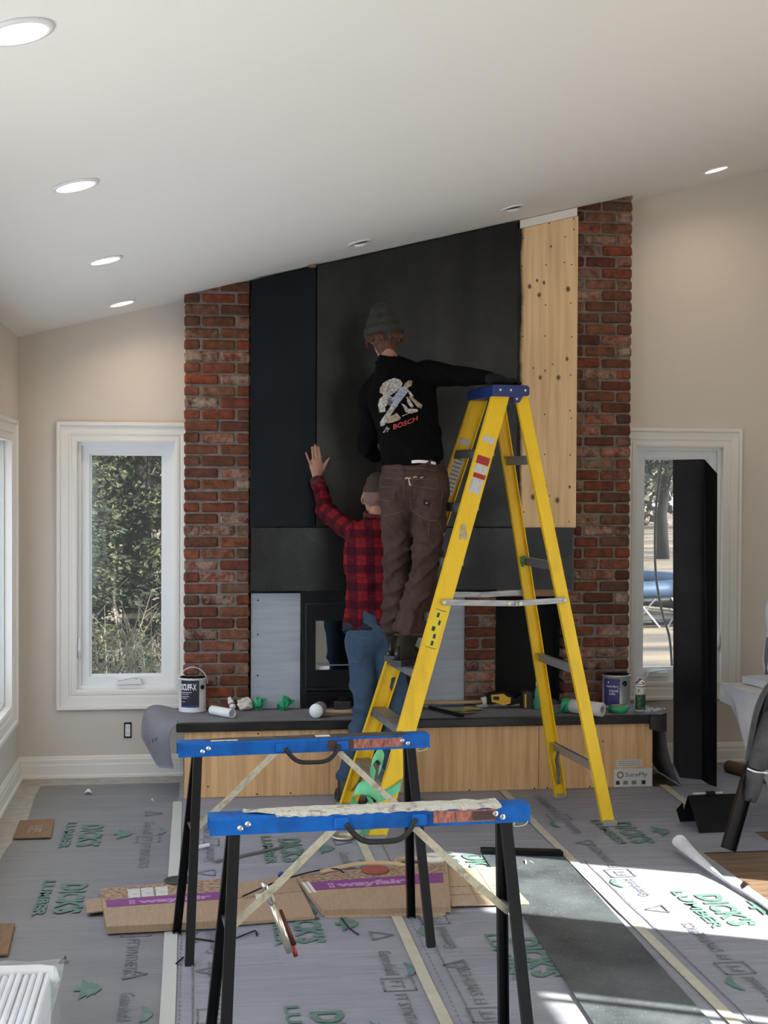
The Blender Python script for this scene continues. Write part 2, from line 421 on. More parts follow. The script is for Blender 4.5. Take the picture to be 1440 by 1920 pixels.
# wall outlet
q = WY(239.5,1369,YW); t = thing('wall_outlet', q, 'bare white double outlet in a black cut-out below the left window', 'outlet')
MB().box((q.x-.022,YW-.004,q.z-.046),(q.x+.022,YW+.0,q.z+.046)).build('cut_out', M_black, t)
MB().box((q.x-.014,YW-.012,q.z-.036),(q.x+.016,YW-.003,q.z+.036),.002).build('receptacle', M_white, t)
for dz in (-.018,.018):
    for dx in (-.006,.007): MB().box((q.x+dx-.0012,YW-.0135,q.z+dz-.004),(q.x+dx+.0012,YW-.0115,q.z+dz+.004)).build('slot', M_black, t)
# ---------------------------------------------------------------- brickwork
YB = 8.078
bm_, bt, bb = nmat('old_brick')
oi = bt.nodes.new('ShaderNodeObjectInfo'); cr = bt.nodes.new('ShaderNodeValToRGB')
els = cr.color_ramp.elements
cols = [(0,(.20,.062,.030)),(.14,(.11,.040,.026)),(.28,(.27,.065,.030)),(.42,(.13,.052,.034)),(.55,(.22,.085,.040)),(.68,(.085,.036,.028)),(.80,(.23,.13,.075)),(.92,(.30,.075,.038)),(1,(.15,.058,.036))]
els[0].position, els[0].color = 0, (*cols[0][1],1); els[1].position, els[1].color = 1, (*cols[-1][1],1)
for p_, c_ in cols[1:-1]: e = els.new(p_); e.color = (*c_,1)
bt.links.new(oi.outputs['Random'], cr.inputs[0])
vec = coords(bt, 'Object', (1,1,1), True)
c1 = mixc(bt, tnoise(bt, vec, 22, 5, .7, .35, .75), cr.outputs[0], (.05,.025,.02))
# pale mortar smears on some of the bricks
mm = bt.nodes.new('ShaderNodeMath'); mm.operation = 'MULTIPLY'; mm.inputs[1].default_value = 7.31
fr = bt.nodes.new('ShaderNodeMath'); fr.operation = 'FRACT'; gt = bt.nodes.new('ShaderNodeMapRange'); gt.inputs[1].default_value = .55; gt.inputs[2].default_value = 1.0; gt.inputs[3].default_value = 0.04; gt.inputs[4].default_value = .95
bt.links.new(oi.outputs['Random'], mm.inputs[0]); bt.links.new(mm.outputs[0], fr.inputs[0]); bt.links.new(fr.outputs[0], gt.inputs[0])
sm = bt.nodes.new('ShaderNodeMath'); sm.operation = 'MULTIPLY'
bt.links.new(gt.outputs[0], sm.inputs[0]); bt.links.new(tnoise(bt, vec, 16, 6, .75, .40, .62), sm.inputs[1])
bt.links.new(mixc(bt, sm.outputs[0], c1, (.36,.28,.22)), bb.inputs['Base Color']); bb.inputs['Roughness'].default_value = .9; bb.inputs['Specular IOR Level'].default_value = .12
addbump(bt, bb, tnoise(bt, vec, 45, 5, .7, .2, .8), .5, .006)
M_brick = bm_
M_mortar = pm('mortar', (.22,.19,.165), .95, col2=(.13,.11,.10), scale=20, bump=.3, bscale=90)
def wobble_box(sx_, sy, sz, seed):
    rn = random.Random(seed); mb = MB().box((-sx_/2,-sy/2,-sz/2),(sx_/2,sy/2,sz/2),.009)
    return [q + V((rn.uniform(-.0022,.0022), rn.uniform(-.0015,.0015), rn.uniform(-.0022,.0022))) for q in mb.v], mb.f
_bmesh = {}
def brick_mesh(w_):
    k = (round(w_,3), random.randrange(4))
    if k not in _bmesh:
        vs_, fs = wobble_box(k[0], .09, .0575, hash(k)&0xffff)
        me = bpy.data.meshes.new('brick'); me.from_pydata(vs_, [], fs); me.update(); me.materials.append(M_brick); _bmesh[k] = me
    return _bmesh[k]
def lay(parent, x0, x1, z, face, rnd=.004):
    me = brick_mesh(round((x1-x0)/.005)*.005)
    o = bpy.data.objects.new('brick', me); C.objects.link(o)
    o.location = (( x0+x1)/2, face+.045+random.uniform(-rnd,rnd), z+random.uniform(-.0015,.0015)); o.rotation_euler = (random.uniform(-.02,.02), random.uniform(-.008,.008), random.uniform(-.012,.012))
    WP[o.name] = o.location.copy(); adopt(o, parent)
PIT = .0672; FULL, HEAD, J = .190, .090, .012
ZH = .425
def column(name, label, x0, x1, ztop, rows, zb=ZH, face=YB, back=YW, inset=.010, core=None):
    """rows(k) -> list of (x0, x1) of the bricks in course k"""
    t = thing(name, ((x0+x1)/2, face, zb), label, 'brick column')
    c0, c1_ = core or (x0+.006, x1-.006)
    mb = MB().prism([(c0, face+inset, zb),(c1_, face+inset, zb),(c1_, face+inset, ztop(c1_)),(c0, face+inset, ztop(c0))], (0, back-face-inset, 0)); mb.build('mortar_core', M_mortar, t)
    k = 0; z = zb+PIT/2
    while z-PIT/2 < max(ztop(x0), ztop(x1)):
        for a, b in rows(k):
            if z+.029 < ztop((a+b)/2)+.10 and z-.03 < ztop((a+b)/2)+.0: lay(t, a, b, z, face)
        z += PIT; k += 1
    return t
xl0, xl1 = WY(345,1000,YB).x, WY(468,1000,YB).x
def rowsL(k):
    if k % 2: return [(xl0, xl0+.088), (xl0+.088+J, xl0+.29), (xl0+.29+J, xl1)]
    return [(xl0, xl0+.197), (xl0+.197+J, xl1)]
column('brick_column', 'red brick column between left window and dark steel panels', xl0, xl1, CEIL, rowsL)
xr0, xr1 = WY(1083,700,YB).x, WY(1184,700,YB).x
def rowsR(k):
    if k < 10:   # below the steel band the brickwork runs further left
        a0 = xr0-.075
        if k % 2: return [(a0, a0+.112), (a0+.112+J, xr1-.10), (xr1-.10+J, xr1)]
        return [(a0, a0+.19), (a0+.19+J, xr1)]
    if k % 2: return [(xr0-.01, xr0+.035), (xr0+.035+J, xr1-.09-J), (xr1-.09, xr1)]
    return [(xr0-.01, xr0+.135), (xr0+.135+J, xr1)]
column('brick_column', 'red brick column between plywood strip and right window', xr0-.07, xr1, CEIL, rowsR, core=(xr0-.06, xr1-.006))
xi0, xi1 = WY(872,1200,YB).x, WY(931,1200,YB).x
def rowsI(k):
    if k % 2 == 0: return [(xi0+.004, xi1-.004)]
    return [(xi0+.004, xi0+.085), (xi0+.085+J+.006, xi1-.004)]
zi = WY(900,1122,YB).z
column('brick_column', 'short brick pier between fireplace insert and dark firewood niche', xi0, xi1, lambda x: zi, rowsI, back=8.30)

# ---------------------------------------------------------------- fireplace cladding
def steel_mat(name, a, b, rough=.42):
    mt, t_, bs = nmat(name); vec = coords(t_, 'Object', (1,1,.7)); n1 = tnoise(t_, vec, 2.2, 5, .6, .3, .7)
    t_.links.new(mixc(t_, n1, a, b), bs.inputs['Base Color']); bs.inputs['Metallic'].default_value = .75
    mr_ = t_.nodes.new('ShaderNodeMapRange'); mr_.inputs[3].default_value = rough-.08; mr_.inputs[4].default_value = rough+.12
    t_.links.new(tnoise(t_, vec, 5, 6, .65, .3, .7), mr_.inputs[0]); t_.links.new(mr_.outputs[0], bs.inputs['Roughness']); return mt
M_steel = steel_mat('blackened_steel', (.038,.038,.036), (.014,.015,.015), .34)
M_steel2 = steel_mat('blue_black_steel', (.008,.012,.016), (.005,.008,.011), .40)
M_steel3 = steel_mat('brushed_dark_steel', (.034,.035,.036), (.016,.018,.020), .28)
YP = 8.03
def panel_poly(px0, px1, ztop, zbot, Y=YP, gap=.012):
    a, b = WY(px0,800,Y).x, WY(px1,800,Y).x
    zt = (lambda x: CEIL(x)-gap) if ztop is None else (lambda x: ztop)
    return [(a,Y,zbot),(b,Y,zbot),(b,Y,zt(b)),(a,Y,zt(a))]
zs = WY(760,988.5,YP).z; zs2 = WY(760,1106.5,YP).z
def steel(name, label, poly, mat):
    mb = MB().prism(poly, (0,.02,0)); o = mb.build(name, mat); return tag(o, label, 'steel plate')
steel('steel_plate', 'narrow tall blue-black steel plate beside left brick column', panel_poly(471,591,None,zs+.004), M_steel2)
steel('steel_plate', 'large dark steel plate the two workers are setting', panel_poly(594,969,None,zs+.004), M_steel)
steel('steel_plate', 'low wide dark steel band just above the fireplace insert', panel_poly(471,1075,zs-.004,zs2), M_steel3)

# plywood backing, its right strip still bare
pl, ptt, pb = nmat('pine_plywood')
tcx = ptt.nodes.new('ShaderNodeTexCoord'); wv = coords(ptt, 'Object', (1,1,.06))
wob = tnoise(ptt, coords(ptt,'Object',(1,1,.35)), 2.2, 2, .5, 0, 1)
wave = ptt.nodes.new('ShaderNodeTexNoise'); wave.inputs['Scale'].default_value = 26; wave.inputs['Detail'].default_value = 3; wave.inputs['Distortion'].default_value = .3
ptt.links.new(wv, wave.inputs['Vector'])
mr2 = ptt.nodes.new('ShaderNodeMapRange'); mr2.inputs[1].default_value = .35; mr2.inputs[2].default_value = .7; ptt.links.new(wave.outputs[0], mr2.inputs[0])
colp = mixc(ptt, mr2.outputs[0], (.90,.64,.36), (.72,.47,.235))
PLX0, PLX1 = WY(470,700,8.06).x, WY(1082,700,8.06).x
zpt = lambda x: CEIL(x)-.055
plo = V(((PLX0+PLX1)/2, 8.07, zs-.002))
def knot_nodes(col, pts):
    for (kx, kz, kr) in pts:
        d = ptt.nodes.new('ShaderNodeVectorMath'); d.operation = 'DISTANCE'; mp = ptt.nodes.new('ShaderNodeMapping'); mp.inputs['Scale'].default_value = (1,0,.75)
        ptt.links.new(tcx.outputs['Object'], mp.inputs[0]); ptt.links.new(mp.outputs[0], d.inputs[0]); d.inputs[1].default_value = (kx-plo.x, 0, (kz-plo.z)*.75)
        r_ = ptt.nodes.new('ShaderNodeMapRange'); r_.inputs[1].default_value = kr*.55; r_.inputs[2].default_value = kr*1.5; r_.inputs[3].default_value = 1; r_.inputs[4].default_value = 0
        ptt.links.new(d.outputs['Value'], r_.inputs[0]); col = mixc(ptt, r_.outputs[0], col, (.14,.065,.03))
    return col
KN = [(993,537,.010),(1007,526,.007),(1020,530,.008),(1011,553,.010),(1065,542,.012),(1033,462,.006),(1063,673,.009),(1013,708,.009),(1047,708,.011),(1022,695,.005),(1000,690,.004),(999,932,.012),(1045,938,.012),(1023,912,.007),(1068,913,.007),(1036,683,.004)]
colp = knot_nodes(colp, [(WY(a,b,8.06).x, WY(a,b,8.06).z, r_) for a, b, r_ in KN])
sep = ptt.nodes.new('ShaderNodeSeparateXYZ'); ptt.links.new(tcx.outputs['Object'], sep.inputs[0])
ad = ptt.nodes.new('ShaderNodeMath'); ad.operation = 'MULTIPLY_ADD'; ad.inputs[1].default_value = .035; ptt.links.new(tnoise(ptt, coords(ptt,'Object',(1,1,.6)), 9, 4, .6, 0, 1), ad.inputs[0]); ptt.links.new(sep.outputs[0], ad.inputs[2])
spr = ptt.nodes.new('ShaderNodeMapRange'); xe = WY(977,700,8.06).x-plo.x; spr.inputs[1].default_value = xe+.012; spr.inputs[2].default_value = xe+.032; spr.inputs[3].default_value = 1; spr.inputs[4].default_value = 0
ptt.links.new(ad.outputs[0], spr.inputs[0]); ptt.links.new(mixc(ptt, spr.outputs[0], colp, (.006,.006,.006)), pb.inputs['Base Color']); pb.inputs['Roughness'].default_value = .7
t = thing('plywood_backing', plo, 'knotty pine plywood strip, bare between steel panels and right bricks', 'plywood')
MB().prism([(PLX0,8.06,zs-.002),(PLX1,8.06,zs-.002),(PLX1,8.06,zpt(PLX1)),(PLX0,8.06,zpt(PLX0))],(0,.02,0)).build('plywood_sheet', pl, t, origin=plo)
for a, b in ((981,447),(1076,410),(1076,430),(1030,419),(1060,444),(979,499),(1024,497),(1058,492),(1072,496),(977,578),(1023,572),(1070,568),(980,631),(1022,630),(1072,632),(1070,703),(1021,777),(1069,770),(1071,784),(1021,852),(1069,853),(1067,978),(982,960),(1030,930)):
    p_ = WY(a,b,8.06); MB().lathe([(.0042,0),(.0036,.0015),(.0001,.0015)], (p_.x,8.0602,p_.z), (0,-1,0), 8).build('screw_head', M_black, t)
xa, xb = WY(975,400,8.055).x, WY(1082,400,8.055).x
tag(MB().prism([(xa,8.050,zpt(xa)+.002),(xb,8.050,zpt(xb)+.002),(xb,8.050,CEIL(xb)-.004),(xa,8.050,CEIL(xa)-.004)],(0,.015,0)).build('trim_1', M_trim), 'white strip between plywood top and ceiling', kind='structure')
p_ = WY(585,497,8.02); tag(MB().box((p_.x-.022,7.985,CEIL(p_.x)-.016),(p_.x+.022,8.028,CEIL(p_.x)-.001),.002).build('wood_shim', pm('shim_wood',(.25,.13,.07),.8)), 'small brown wood shim wedged between steel joint and ceiling', 'shim')
tag(MB().prism([(PLX0-.015,8.10,zs2-.02),(xr0-.07,8.10,zs2-.02),(xr0-.07,8.10,CEIL(xr0)-.03),(PLX0-.015,8.10,CEIL(PLX0)-.03)],(0,.2,0)).build('gap_shade_block', M_dark), 'black block behind the panels, painting the shade in their gaps', kind='structure')  # solid block, near black to give the gaps their shade

# cement boards, insert, niche
M_cem = pm('cement_board', (.43,.47,.52), .9, col2=(.35,.39,.44), scale=5, stretch=(.4,1,6), bump=.15, bscale=30)
YC = 8.105
xA, xB = WY(470.5,1200,YC).x, WY(563,1200,YC).x
xC, xD = WY(778,1200,YC).x, WY(871,1200,YC).x
for a, b, lb_ in ((xA,xB,'grey cement board left of the fireplace insert'),(xC,xD,'grey cement board right of the fireplace insert')):
    t = thing('cement_board', ((a+b)/2,YC,ZH), lb_, 'board')
    MB().box((a,YC,ZH),(b,YC+.015,zs2+.02)).build('board', M_cem, t)
    for z_ in (.62,.86,1.06): MB().lathe([(.005,0),(.004,.0015),(.0001,.0015)], (a+.04,YC-.0002,z_), (0,-1,0), 8).build('screw_head', M_black, t)
M_ins = pm('insert_black', (.006,.007,.009), .45, .2, spec=.25)
M_firebox = pm('firebox_brick', (.10,.095,.09), .9, col2=(.05,.05,.05), scale=8)
YI = 8.07; x0, x1 = xB+.004, xC-.004; z0, z1 = ZH+.01, zs2-.002
t = thing('fireplace_insert', ((x0+x1)/2, YI, z0), 'black steel fireplace insert with glass door behind the workers', 'fireplace insert')
ring(PB, (x0,x1,z0,z1), .03, YW-YI-.06, YW-YI).build('surround', M_ins, t)
zt1 = WY(600,1130,YI).z
MB().box((x0+.03,YI+.012,zt1),(x1-.03,YI+.05,z1-.03)).build('upper_panel', M_ins, t)
ring(PB, (x0+.02,x1-.02,z0+.10,zt1), .012, YW-YI-.03, YW-YI+.006).build('door_frame', pm('door_edge',(.02,.021,.023),.35,.6), t)
gx0 = WY(592,1200,YI).x; gz0, gz1 = WY(600,1257,YI).z, WY(600,1164,YI).z; gx1 = x1-(gx0-x0)
d_ = ring(PB, (x0+.034,x1-.034,z0+.114,zt1-.014), 0.001, YW-YI-.03, YW-YI)
dm = MB()
for lo, hi in (((x0+.034,gz1),(x1-.034,zt1-.014)),((x0+.034,z0+.114),(x1-.034,gz0)),((x0+.034,gz0),(gx0,gz1)),((gx1,gz0),(x1-.034,gz1))):
    dm.box((lo[0],YI+.004,lo[1]),(hi[0],YI+.03,hi[1]))
door = dm.build('door', M_ins, t)
MB().box((gx0,YI+.016,gz0),(gx1,YI+.020,gz1)).build('glass', glass_mat('stove_glass',(.5,.5,.5),.28), door)
MB().box((gx0,YI+.008,gz0+.026),(gx1,YI+.014,gz0+.032)).build('log_guard', M_silver, door)
fb = MB(); 
fb.box((gx0-.02,8.30,gz0-.02),(gx1+.02,8.31,gz1+.02)); fb.box((gx0-.03,YI+.04,gz0-.02),(gx0-.02,8.30,gz1+.02)); fb.box((gx1+.02,YI+.04,gz0-.02),(gx1+.03,8.30,gz1+.02)); fb.box((gx0-.03,YI+.04,gz0-.03),(gx1+.03,8.31,gz0-.02)); fb.box((gx0-.03,YI+.04,gz1+.02),(gx1+.03,8.31,gz1+.03))
fb.build('firebox', M_firebox, t)
MB().box((x0+.02,YI+.01,z0+.008),(x1-.02,YI+.03,z0+.09),.004).build('lower_grille', M_ins, t)
for k in range(3): MB().box((x0+.04,YI+.004,z0+.022+k*.022),(x1-.04,YI+.012,z0+.030+k*.022)).build('louvre', M_black, t)
nx0, nx1 = xi1+.001, xr0-.062; zt2 = WY(990,1119,YB).z
t = thing('firewood_niche', ((nx0+nx1)/2,8.10,ZH), 'empty black firewood niche between short brick pier and right column', 'niche')
MB().box((nx0,8.30,ZH),(nx1,8.315,zt2)).build('back_panel', M_dark, t)
MB().box((nx0,8.12,ZH),(nx0+.008,8.30,zt2)).build('side_panel', M_dark, t); MB().box((nx1-.008,8.12,ZH),(nx1,8.30,zt2)).build('side_panel', M_dark, t)
MB().box((nx0,8.12,zt2),(nx1,8.30,zt2+.01)).build('top_panel', M_dark, t)
zl0, zl1 = WY(990,1119,YB).z, zs2-.003
tag(MB().box((WY(932,1110,YB).x,YB+.002,zl0+.002),(WY(1062,1110,YB).x,YB+.07,zl1),.002).build('lintel_board', pm('lintel_wood',(.36,.22,.12),.75,col2=(.26,.15,.08),scale=12,stretch=(.2,1,4))), 'tan wooden board bridging the top of the firewood niche', 'board')

# ---------------------------------------------------------------- hearth bench
YH = 7.69; HX0, HX1 = -.043, 2.635
M_ply2 = pm('plywood_front', (.76,.48,.235), .65, col2=(.58,.335,.15), scale=34, stretch=(1,1,.05), lo=.38, hi=.66)
t = thing('hearth_bench', ((HX0+HX1)/2,7.9,0), 'low hearth bench clad in tan plywood under the fireplace', 'hearth')
MB().box((HX0+.01,YH+.02,0),(HX1-.01,8.32,.36)).build('bench_core', M_dark, t)
seams = [HX0, .76, WY(1010,1430,YH).x, HX1]
pans = []
for a, b in zip(seams, seams[1:]): pans.append(MB().box((a+.001,YH,.004),(b-.001,YH+.018,.372),.001).build('plywood_front', M_ply2, t))
for a, b in ((390,1475),(482,1489),(484,1376),(545,1487),(880,1482),(1002,1478),(1026,1477),(1106,1475),(1130,1390),(1220,1365),(1163,1475),(1211,1474),(620,1377),(700,1481)):
    p_ = WY(a,b,YH); k = 0 if p_.x < seams[1] else 1 if p_.x < seams[2] else 2
    MB().lathe([(.0048,0),(.004,.001),(.0001,.001)], (p_.x,YH-.0002,p_.z), (0,-1,0), 8).build('screw_head', M_black, pans[k])
M_paper = pm('label_paper', (.62,.62,.60), .7)
M_ink = pm('ink', (.03,.03,.035), .7); M_inkg = pm('grey_ink', (.20,.20,.21), .7)
a, b = WY(1151,1476,YH), WY(1223,1440,YH)
lab = MB().box((a.x,YH-.0015,a.z),(b.x,YH-.0002,b.z)).build('paper_label', M_paper, pans[2])
lettering('lettering', 'SurePly', (a.x+.065,YH-.002,a.z+.060), (1,0,0), (0,0,1), .024, M_inkg, lab, .02, width=.135)
MB().lathe([(.021,0),(.021,.0005),(.012,.0005),(.012,0)], (a.x+.037,YH-.0017,a.z+.070), (0,-1,0), 20, True).build('emblem', M_inkg, lab)
for k, xx in enumerate((.012,.055,.105,.165)): MB().box((a.x+xx,YH-.0022,a.z+.014),(a.x+xx+(.028 if k%3 else .022),YH-.0016,a.z+.036)).build('barcode', M_ink if k in (0,3) else M_inkg, lab)
a, b = WY(1156,1438,YH), WY(1204,1424,YH)
lab = MB().box((a.x,YH-.0015,a.z),(b.x,YH-.0002,b.z)).build('paper_label', M_paper, pans[2])
for k in range(3): MB().box((a.x+.008,YH-.002,a.z+.008+k*.011),(b.x-.008,YH-.0016,a.z+.011+k*.011)).build('print_line', M_inkg, lab)
M_slab = pm('hearth_slab_steel', (.012,.012,.013), .32, .4, col2=(.03,.03,.03), scale=4)
tag(MB().box((-.087,7.655,.374),(2.690,8.075,.424),.006).build('hearth_slab', M_slab), 'polished black slab topping the hearth bench', 'slab')
# ---------------------------------------------------------------- stepladder
M_yel = pm('yellow_fibreglass', (.86,.55,.004), .42, col2=(.62,.38,.008), scale=10, stretch=(1,1,.35), lo=.50, hi=.85, bump=.05, bscale=60)
M_cap = pm('blue_cap_plastic', (.012,.03,.16), .4)
M_rub = pm('foot_rubber', (.28,.27,.24), .7)
LO, LA, LW = V((1.455,7.08,0)), V((.995,.101,0)), V((-.101,.995,0))
def LP(a, w_, z): return LO + LA*a + LW*w_ + V((0,0,z))
def channel(p0, p1, adir, wdir, width, depth, th=.005):
    """C-section rail: web on the outside, flanges reaching along wdir"""
    t_ = (p1-p0).normalized(); a = (adir - t_*adir.dot(t_)).normalized(); w_ = wdir.normalized(); h = width/2
    pr_ = [(-h,0),(h,0),(h,depth),(h-th,depth),(h-th,th),(-h+th,th),(-h+th,depth),(-h,depth)]
    vs_ = [p + a*x + w_*y for p in (p0,p1) for x, y in pr_]; n = len(pr_)
    fs = [(i,(i+1)%n,n+(i+1)%n,n+i) for i in range(n)]
    fs += [(7,6,5,0),(5,4,1,0),(4,3,2,1),(n+0,n+5,n+6,n+7),(n+0,n+1,n+4,n+5),(n+1,n+2,n+3,n+4)]
    return MB().add(vs_, fs)
lad = thing('stepladder', LO, 'tall yellow fibreglass stepladder with blue cap and aluminium steps', 'ladder')
def front(s, z): k = z/2.2; return LP(-.604+.679*k, s*(.353-.158*k), z)
def rear(s, z): k = z/2.2; return LP(.633-.45*k if s < 0 else .604-.42*k, s*(.316-.12*k), z)
rails = {}
for s in (-1, 1):
    rails[('f',s)] = channel(front(s,.02), front(s,2.215), LA, -LW*s, .088, .032).build('front_rail', M_yel, lad)
    rails[('r',s)] = channel(rear(s,.02), rear(s,2.20), LA, -LW*s, .062, .028).build('rear_rail', M_yel, lad)
    for f_, wd in ((front,.09),(rear,.064)):
        c = f_(s,0); MB().obox(c+V((0,0,.016)), LA*(wd+.008), LW*.042, (0,0,.032), .006).build('foot_pad', M_rub, lad)
step_h = [.275*k for k in range(1,8)]
for z in step_h:
    a, b = front(-1,z), front(1,z); c = (a+b)/2; L = (b-a).length-.012
    st = MB().obox(c+V((0,0,-.006)), LA*.088, LW*L, (0,0,.006)).obox(c-LA*.042+V((0,0,-.026)), LA*.004, LW*L, (0,0,.04)).obox(c+LA*.042+V((0,0,-.022)), LA*.004, LW*L, (0,0,.032)).build('step', M_silver, lad)
    for j in range(5): MB().obox(c+LA*(-.030+.015*j)+V((0,0,-.002)), LA*.004, LW*L, (0,0,.003)).build('tread_rib', M_silver, st)
for z in (.30,.80,1.33,1.87):
    a, b = rear(-1,z), rear(1,z); c = (a+b)/2; L = (b-a).length-.01
    MB().obox(c, LA*.012, LW*L, (0,0,.046)).obox(c-LA*.012+V((0,0,.021)), LA*.026, LW*L, (0,0,.004)).build('rear_rung', pm('rung_metal',(.45,.45,.46),.45,.8), lad)
for s in (-1, 1):   # curved gusset braces at the bottom rung and step
    a = rear(s,.29)-LW*s*.10; b = rear(s,.09)-LW*s*.02
    MB().tube([a, a+V((0,0,-.05))+LW*s*.03, (a+b)/2+LW*s*.015, b], (.010,.004), 6).build('brace', M_silver, lad)
    a = front(s,.265)-LW*s*.12; b = front(s,.10)-LW*s*.02
    MB().tube([a, (a+b)/2+V((0,0,-.02)), b], (.012,.004), 6).build('brace', M_silver, lad)
    # folding spreader in two halves
    z = 1.157; off = -LW*s*(-.012)
    a, c = front(s,z)+off, rear(s,z)+off; b = (a*.42+c*.58)+V((0,0,-.012))
    for p0, p1 in ((a,b),(b,c)):
        d = p1-p0; sp = MB().obox((p0+p1)/2, d*1.03, LW*.006, V((0,0,.030)), .001).build('spreader_bar', M_silver, lad)
    for p in (a, c, b-LA*.03, b+LA*.03): MB().lathe([(.011,0),(.011,.006),(.006,.008),(.0001,.008)], p+LW*s*.004, LW*s, 12).build('rivet', M_zinc, lad)
# top cap
cap = MB().prism([LP(.02,-.215,2.190), LP(.13,-.215,2.190), LP(.145,-.215,2.160), LP(.165,-.215,2.160), LP(.185,-.215,2.195), LP(.212,-.215,2.195), LP(.218,-.215,2.205), LP(.218,-.215,2.238), LP(.205,-.215,2.248), LP(.03,-.215,2.248), LP(.02,-.215,2.240)], LW*.43).build('top_cap', M_cap, lad)
for a, z in ((.062,2.222),(.118,2.222),(.195,2.222),(.15,2.178)): MB().lathe([(.007,0),(.006,.003),(.0001,.003)], LP(a,-.2155,z), -LW, 10).build('rivet', M_chrome, cap)
for k in range(2): MB().obox(LP(.07+.09*k,0,2.249), LA*.04, LW*.22, (0,0,.004), .001).build('tool_tray', M_cap, cap)
# labels on the rails
M_lblw = pm('sticker_white', (.55,.55,.54), .5, col2=(.30,.29,.28), scale=30, lo=.5, hi=.7); M_lblr = pm('sticker_red', (.36,.02,.02), .5); M_lbly = pm('sticker_yellow', (.75,.60,.02), .5)
def rail_patch(name, s, z0, z1, mat, wfrac=.8, out=True, a0=0.0, parent=None):
    p0, p1 = front(s,z0), front(s,z1); t_ = (p1-p0).normalized(); a = (LA - t_*LA.dot(t_)).normalized(); h = .044*wfrac
    d = LW*s*(.0008 if out else -.0062)
    q = [p0+a*(a0-h)+d, p0+a*(a0+h)+d, p1+a*(a0+h)+d, p1+a*(a0-h)+d]
    return MB().prism(q, LW*s*(.0006 if out else -.0006)).build(name, mat, parent or rails[('f',s)])
rail_patch('warning_label', -1, 1.845, 1.885, M_lblr, .78); rail_patch('warning_label', -1, 1.80, 1.842, M_lblw, .78)
rail_patch('warning_label', -1, 1.775, 1.798, M_lblr, .74, a0=.004); rail_patch('warning_label', -1, 1.70, 1.773, M_lblw, .7)
yl = rail_patch('pictogram_label', -1, .935, 1.115, M_lbly, .62)
rn = random.Random(3)
for k in range(5): rail_patch('pictogram', -1, .945+.034*k, .967+.034*k, M_ink, .12+.1*rn.random(), a0=rn.uniform(-.014,.014), parent=yl).location += -LW*.0012
for z0, z1 in ((.932,.935),(1.115,1.118)): rail_patch('label_border', -1, z0, z1, M_ink, .62, parent=yl)
wl = rail_patch('instruction_label', 1, 1.69, 1.90, M_lblw, .62, out=False)
for k in range(9): rail_patch('print_line', 1, 1.705+.021*k, 1.713+.021*k, M_inkg, .5, out=False, parent=wl).location += -LW*.0012
for s in (-1,1): rail_patch('step_bracket_label', s, 1.955, 1.985, M_lblw, .7, out=(s<0))
# scuffs
M_scuff = pm('old_glue', (.55,.50,.36), .7, col2=(.35,.28,.10), scale=40)
p0 = front(-1,1.49); MB().prism([p0+LP(x,0,z)-LO-LW*.0008 for x, z in ((-.02,-.05),(.016,-.055),(.028,-.01),(.018,.05),(.0,.055),(-.012,.02))], -LW*.0008).build('glue_residue', M_scuff, rails[('f',-1)])

# green tape crumpled round the near front rail, light on it painted as a paler green
M_tape_lit = pm('lit_green_tape', (.10,.52,.24), .4, col2=(.22,.66,.40), scale=7)
def strip(pts, width_dir, width, th=.0008, seg=1):
    pts = [Vector(p) for p in pts]; n = len(pts); wd = [Vector(width_dir(i/(n-1))) if callable(width_dir) else Vector(width_dir) for i in range(n)]
    def fn(u, v):
        x = u*(n-1); i = min(int(x), n-2); f = x-i
        p = pts[i].lerp(pts[i+1], f); w_ = wd[i].lerp(wd[i+1], f); return p + w_.normalized()*(v-.5)*width
    return MB().grid(fn, (n-1)*seg, 3, th)
def smooth_path(pts, n=24):
    pts = [Vector(p) for p in pts]; out_ = []
    for k in range(n+1):
        x = k/n*(len(pts)-1); i = min(int(x), len(pts)-2); f = x-i
        p0, p1, p2, p3 = pts[max(i-1,0)], pts[i], pts[i+1], pts[min(i+2,len(pts)-1)]
        out_.append(.5*((2*p1)+(p2-p0)*f+(2*p0-5*p1+4*p2-p3)*f*f+(3*p1-p0-3*p2+p3)*f**3))
    return out_
gt_ = thing('masking_tape_wad', front(-1,.2), 'crumpled green tape paled to look lit, stuck round the ladder rail below first step', 'tape')
c = front(-1,.235)
strip(smooth_path([c+LP(-.05,-.004,-.02)-LO, c+LP(0,-.006,.0)-LO, c+LP(.05,-.006,.03)-LO, c+LP(.065,.02,.05)-LO], 10), lambda u: (.15,0,1), .055).build('tape_band', M_tape_lit, gt_, True)
strip(smooth_path([c+LP(-.05,-.01,-.02)-LO, c+LP(-.10,-.03,.03)-LO, c+LP(-.17,0,.02)-LO, c+LP(-.18,.02,-.06)-LO, c+LP(-.13,.0,-.10)-LO, c+LP(-.09,-.03,-.04)-LO, c+LP(-.13,-.02,.0)-LO], 26), lambda u: (math.sin(u*5)*.5, .45, .9), .075).build('tape_loop', M_tape_lit, gt_, True)
strip(smooth_path([c+LP(-.08,-.01,.08)-LO, c+LP(-.10,-.02,.14)-LO, c+LP(-.06,.0,.19)-LO, c+LP(-.03,.02,.15)-LO, c+LP(-.05,.03,.10)-LO], 20), lambda u: (.25, .55, .75), .065).build('tape_loop', M_tape_lit, gt_, True)
strip(smooth_path([c+LP(-.12,-.01,-.08)-LO, c+LP(-.10,-.03,-.15)-LO, c+LP(-.14,-.01,-.20)-LO], 10), lambda u: (.9, .3, .2), .08).build('tape_tail', M_tape_lit, gt_, True)
